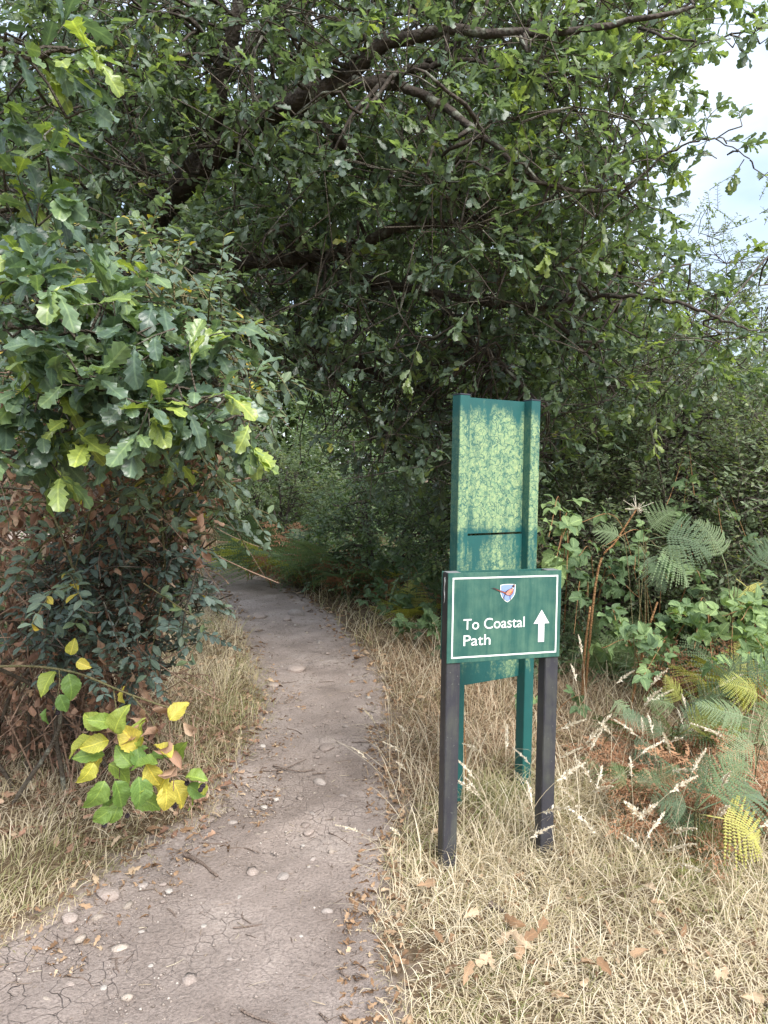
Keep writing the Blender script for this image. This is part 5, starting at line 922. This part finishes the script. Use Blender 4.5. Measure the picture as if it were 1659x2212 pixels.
SV = [stalk_variant(k, 1.0 if False else L_) for k, L_ in enumerate([.42, .48, .36, .55, .40])]
def stalk(x, y, k, az, sc, label, group):
    R_ = root('grass_stalk', (x, y, gz1(x, y) - .01), label, 'grass stalk', group, az); R_.scale = (sc, sc, sc)
    for nm, me in zip(('stem', 'seed_head'), SV[k]): o = bpy.data.objects.new(nm, me); COL.objects.link(o); o.parent = R_
for k in range(46):
    u, v = rng.normal(1360, 130), rng.normal(1880, 110); u = min(max(u, 1080), 1655); v = min(max(v, 1700), 2050); x, y = gxy(u, v); stalk(x, y, k % 5, rng.normal() * 1.2 + (0 if rng.random() < .6 else 3.1), .8 + .4 * rng.random(), 'pale seeding grass stalk bowed over the straw grass below the signs', 'seeding grass stalks')
for k in range(8):
    x, y = gxy(rng.uniform(835, 930), rng.uniform(1700, 1900)); stalk(x, y, k % 5, math.pi + rng.normal() * .6, .7 + .2 * rng.random(), 'seeding grass stalk leaning toward the path beside the charcoal post', 'seeding stalks by the path')
for k in range(9):
    x, y = gxy(rng.uniform(1240, 1640), rng.uniform(1560, 1680)); stalk(x, y, k % 5, rng.normal() * 1.0, 1.05 + .25 * rng.random(), 'tall thin grass stalk standing in front of the brambles', 'tall stalks before the brambles')

# ------------------------------------------------------------------ leaf litter, dead leaves, twigs
def litter(n, sampler, size, name, label, mat=M['litter']):
    P2 = sampler(n); n = len(P2); pos = np.c_[P2, gz(P2[:, 0], P2[:, 1]) + .010 + .012 * rng.random(n)]; d = rdir(n); d[:, 2] *= .25; R_ = frames(unit(d), unit(np.array([0, 0, 1.0]) + rng.normal(size=(n, 3)) * .35)); acc = Acc(); k = rng.integers(0, 3, n); sc = size * (.5 + .8 * rng.random(n)); rn = rng.random(n)
    for q in range(3):
        s_ = np.where(k == q)[0]; V, F, A = T_LITT[q]; AA = np.repeat(A[None], len(s_), 0).copy(); AA[..., 2] = rn[s_, None]; acc.add(np.einsum('nij,vj->nvi', R_[s_] * sc[s_, None, None], V) + pos[s_, None], F[None] + (np.arange(len(s_)) * len(V))[:, None, None], AA)
    tag(acc.obj(name, mat, None, 'stuff'), label, 'leaf litter')
def edge_samp(n, side, lo, hi, a, b, inn=.05, out=.7):
    q = rng.integers(a, b, n); e = (PL if side < 0 else PR)[q]; o = (PL - PR if side < 0 else PR - PL)[q]; o = o / np.linalg.norm(o, axis=1, keepdims=True); return e + o * (-inn + (inn + out) * rng.random((n, 1)) ** 1.6)
qi = lambda y: int(np.argmin(np.abs(PC[:, 1] - y)))
litter(2600, lambda n: np.r_[edge_samp(n // 2, 1, 0, 1, qi(4.8), NP - 45, .12, 1.0), edge_samp(n // 2, -1, 0, 1, qi(5.5), NP - 45, .12, .8)], .055, 'leaf_litter', 'brown fallen leaves along the shaded path edges')
litter(1000, lambda n: np.c_[rng.uniform(-2.3, -.75, n), rng.uniform(3.0, 5.2, n)], .055, 'thicket_litter', 'reddish fallen leaves beneath the dead bramble thicket', M['dead'])
litter(1500, lambda n: (lambda Q: Q[(path_d(Q[:, 0], Q[:, 1])[1] > .05)])(np.c_[rng.uniform(.0, 3.2, n), rng.uniform(2.0, 6.5, n)]), .045, 'grass_litter', 'brown leaf scraps caught in the straw grass')
litter(1900, lambda n: np.r_[edge_samp(n // 2, -1, 0, 1, qi(2.2), qi(5.5), .22, .30), edge_samp(n // 2, 1, 0, 1, qi(2.0), qi(4.5), .06, .15)], .03, 'verge_litter', 'small crumbled leaf scraps along the sunny path edges')
LM = []
for q in range(3):
    for b in (.35, .7, .95):
        V, F, A = T_LITT[q]; A = A.copy(); A[:, 2] = b; me = mesh_from('dead_leaf', V, F, A); me.materials.append(M['litter']); LM.append(me)
def dead_leaf(u, v, ln, label, group=None, lift=.02):
    x, y = gxy(u, v); o = bpy.data.objects.new('dead_leaf', LM[int(rng.integers(0, 9))]); COL.objects.link(o); d = rdir(1); d[:, 2] *= .3; R_ = frames(unit(d), unit(np.array([[0, -.3, 1.0]]) + rng.normal(size=(1, 3)) * .3))[0] * ln; m_ = np.eye(4); m_[:3, :3] = R_; m_[:3, 3] = (x, y, gz1(x, y) + lift); o.matrix_basis = Matrix(m_.tolist()); tag(o, label, 'leaf', group)
for u, v in [(1115, 2040), (1130, 2065), (1150, 2085), (1090, 2020), (1120, 2075), (1160, 2050), (1135, 2030)]: dead_leaf(u, v, .075, 'pale fallen leaf in the small pile on the straw grass', 'pale leaves in the small pile', .05)
for u, v in [(930, 2035), (1000, 2010), (1300, 2010), (1060, 2090), (1240, 2120), (900, 1930), (1400, 2090), (950, 2140), (1180, 2160), (1550, 2150), (1480, 2030), (1320, 2150), (870, 1990), (1000, 2170), (1420, 1960), (1600, 2180)]: dead_leaf(u, v, .055 + .02 * rng.random(), 'single dry leaf lying loose on the straw grass', 'loose leaves on the straw grass', .045)
for u, v in [(300, 1830), (305, 1870), (262, 1860), (240, 1840), (170, 1960), (420, 1790), (455, 1760), (540, 1630), (590, 1600), (350, 1800), (200, 1900), (480, 1725)]: dead_leaf(u, v, .05 + .015 * rng.random(), 'brown curled leaf lying at the verge edge of the path', 'curled leaves at the verge edge')
def twig(pts, r, label, group=None):
    P_ = np.array([[*gxy(*p), 0] for p in pts]); P_ = spline(P_, 14); P_[:, 2] = gz(P_[:, 0], P_[:, 1]) + .018 + r * .8; P_ += rng.normal(size=P_.shape) * r * .12; me = mesh_from('twig', *tubes(P_, r * np.linspace(1, .55, 14) * (1 + .08 * rng.normal(size=14)), 6)); tag(link('twig', me, M['stick']), label, 'twig', group)
twig([(398, 1842), (430, 1858), (470, 1888)], .0095, 'thickest broken stick lying on the path beside the verge')
for p in ([(498, 1828), (530, 1827), (560, 1836)], [(566, 1958), (564, 1925), (571, 1903)], [(363, 1955), (375, 1965), (384, 1982)], [(520, 2170), (560, 2190), (612, 2208)], [(720, 1642), (770, 1635), (818, 1624)], [(560, 1660), (610, 1655), (662, 1634)], [(590, 1648), (640, 1660), (680, 1658)], [(250, 2060), (252, 2080), (258, 2090)], [(735, 2090), (748, 2100), (757, 2104)], [(465, 2200), (490, 2205), (515, 2204)], [(430, 1816), (470, 1818), (500, 1813)], [(620, 1568), (640, 1573), (652, 1580)], [(690, 2180), (700, 2190), (708, 2200)], [(170, 2100), (190, 2110), (202, 2124)]):
    twig(p, .003 + .0015 * rng.random(), 'thin dry twig lying on the dirt path', 'thin twigs on the path')
for k in range(26):
    q = rng.integers(20, 150); f = rng.random(); p = PL[q] + (PR[q] - PL[q]) * f; a = rng.random() * 3.14; l_ = .03 + .05 * rng.random(); e = np.array([math.cos(a), math.sin(a)]) * l_
    P_ = np.array([[*(p - e), 0], [*(p + rng.normal(size=2) * .008), 0], [*(p + e), 0]]); P_ = spline(P_, 8); P_[:, 2] = gz(P_[:, 0], P_[:, 1]) + .021; tag(link('twig', mesh_from('twig', *tubes(P_, np.full(8, .002 + .0015 * rng.random()), 5)), M['stick']), 'short twig fragment scattered on the bare dirt of the path', 'twig', 'twig fragments on the path')
twig([(1060, 1965), (1075, 1972), (1092, 1985)], .010, 'dark rotting stick in the grass behind the low sign')
stem([(1010, 1640, 3.55), (1002, 1560, 3.6), (998, 1500, 3.62)], .004, 'reddish dead stem behind the low sign post', 'dry_stalk', M['rust_stem'])
print('triangles', sum(len(o.data.polygons) if len(o.data.polygons) < 1 else len(o.data.loops) - 2 * len(o.data.polygons) for o in bpy.data.objects if o.type == 'MESH'), 'unique', sum(len(me.loops) - 2 * len(me.polygons) for me in bpy.data.meshes), 'objects', len(bpy.data.objects))
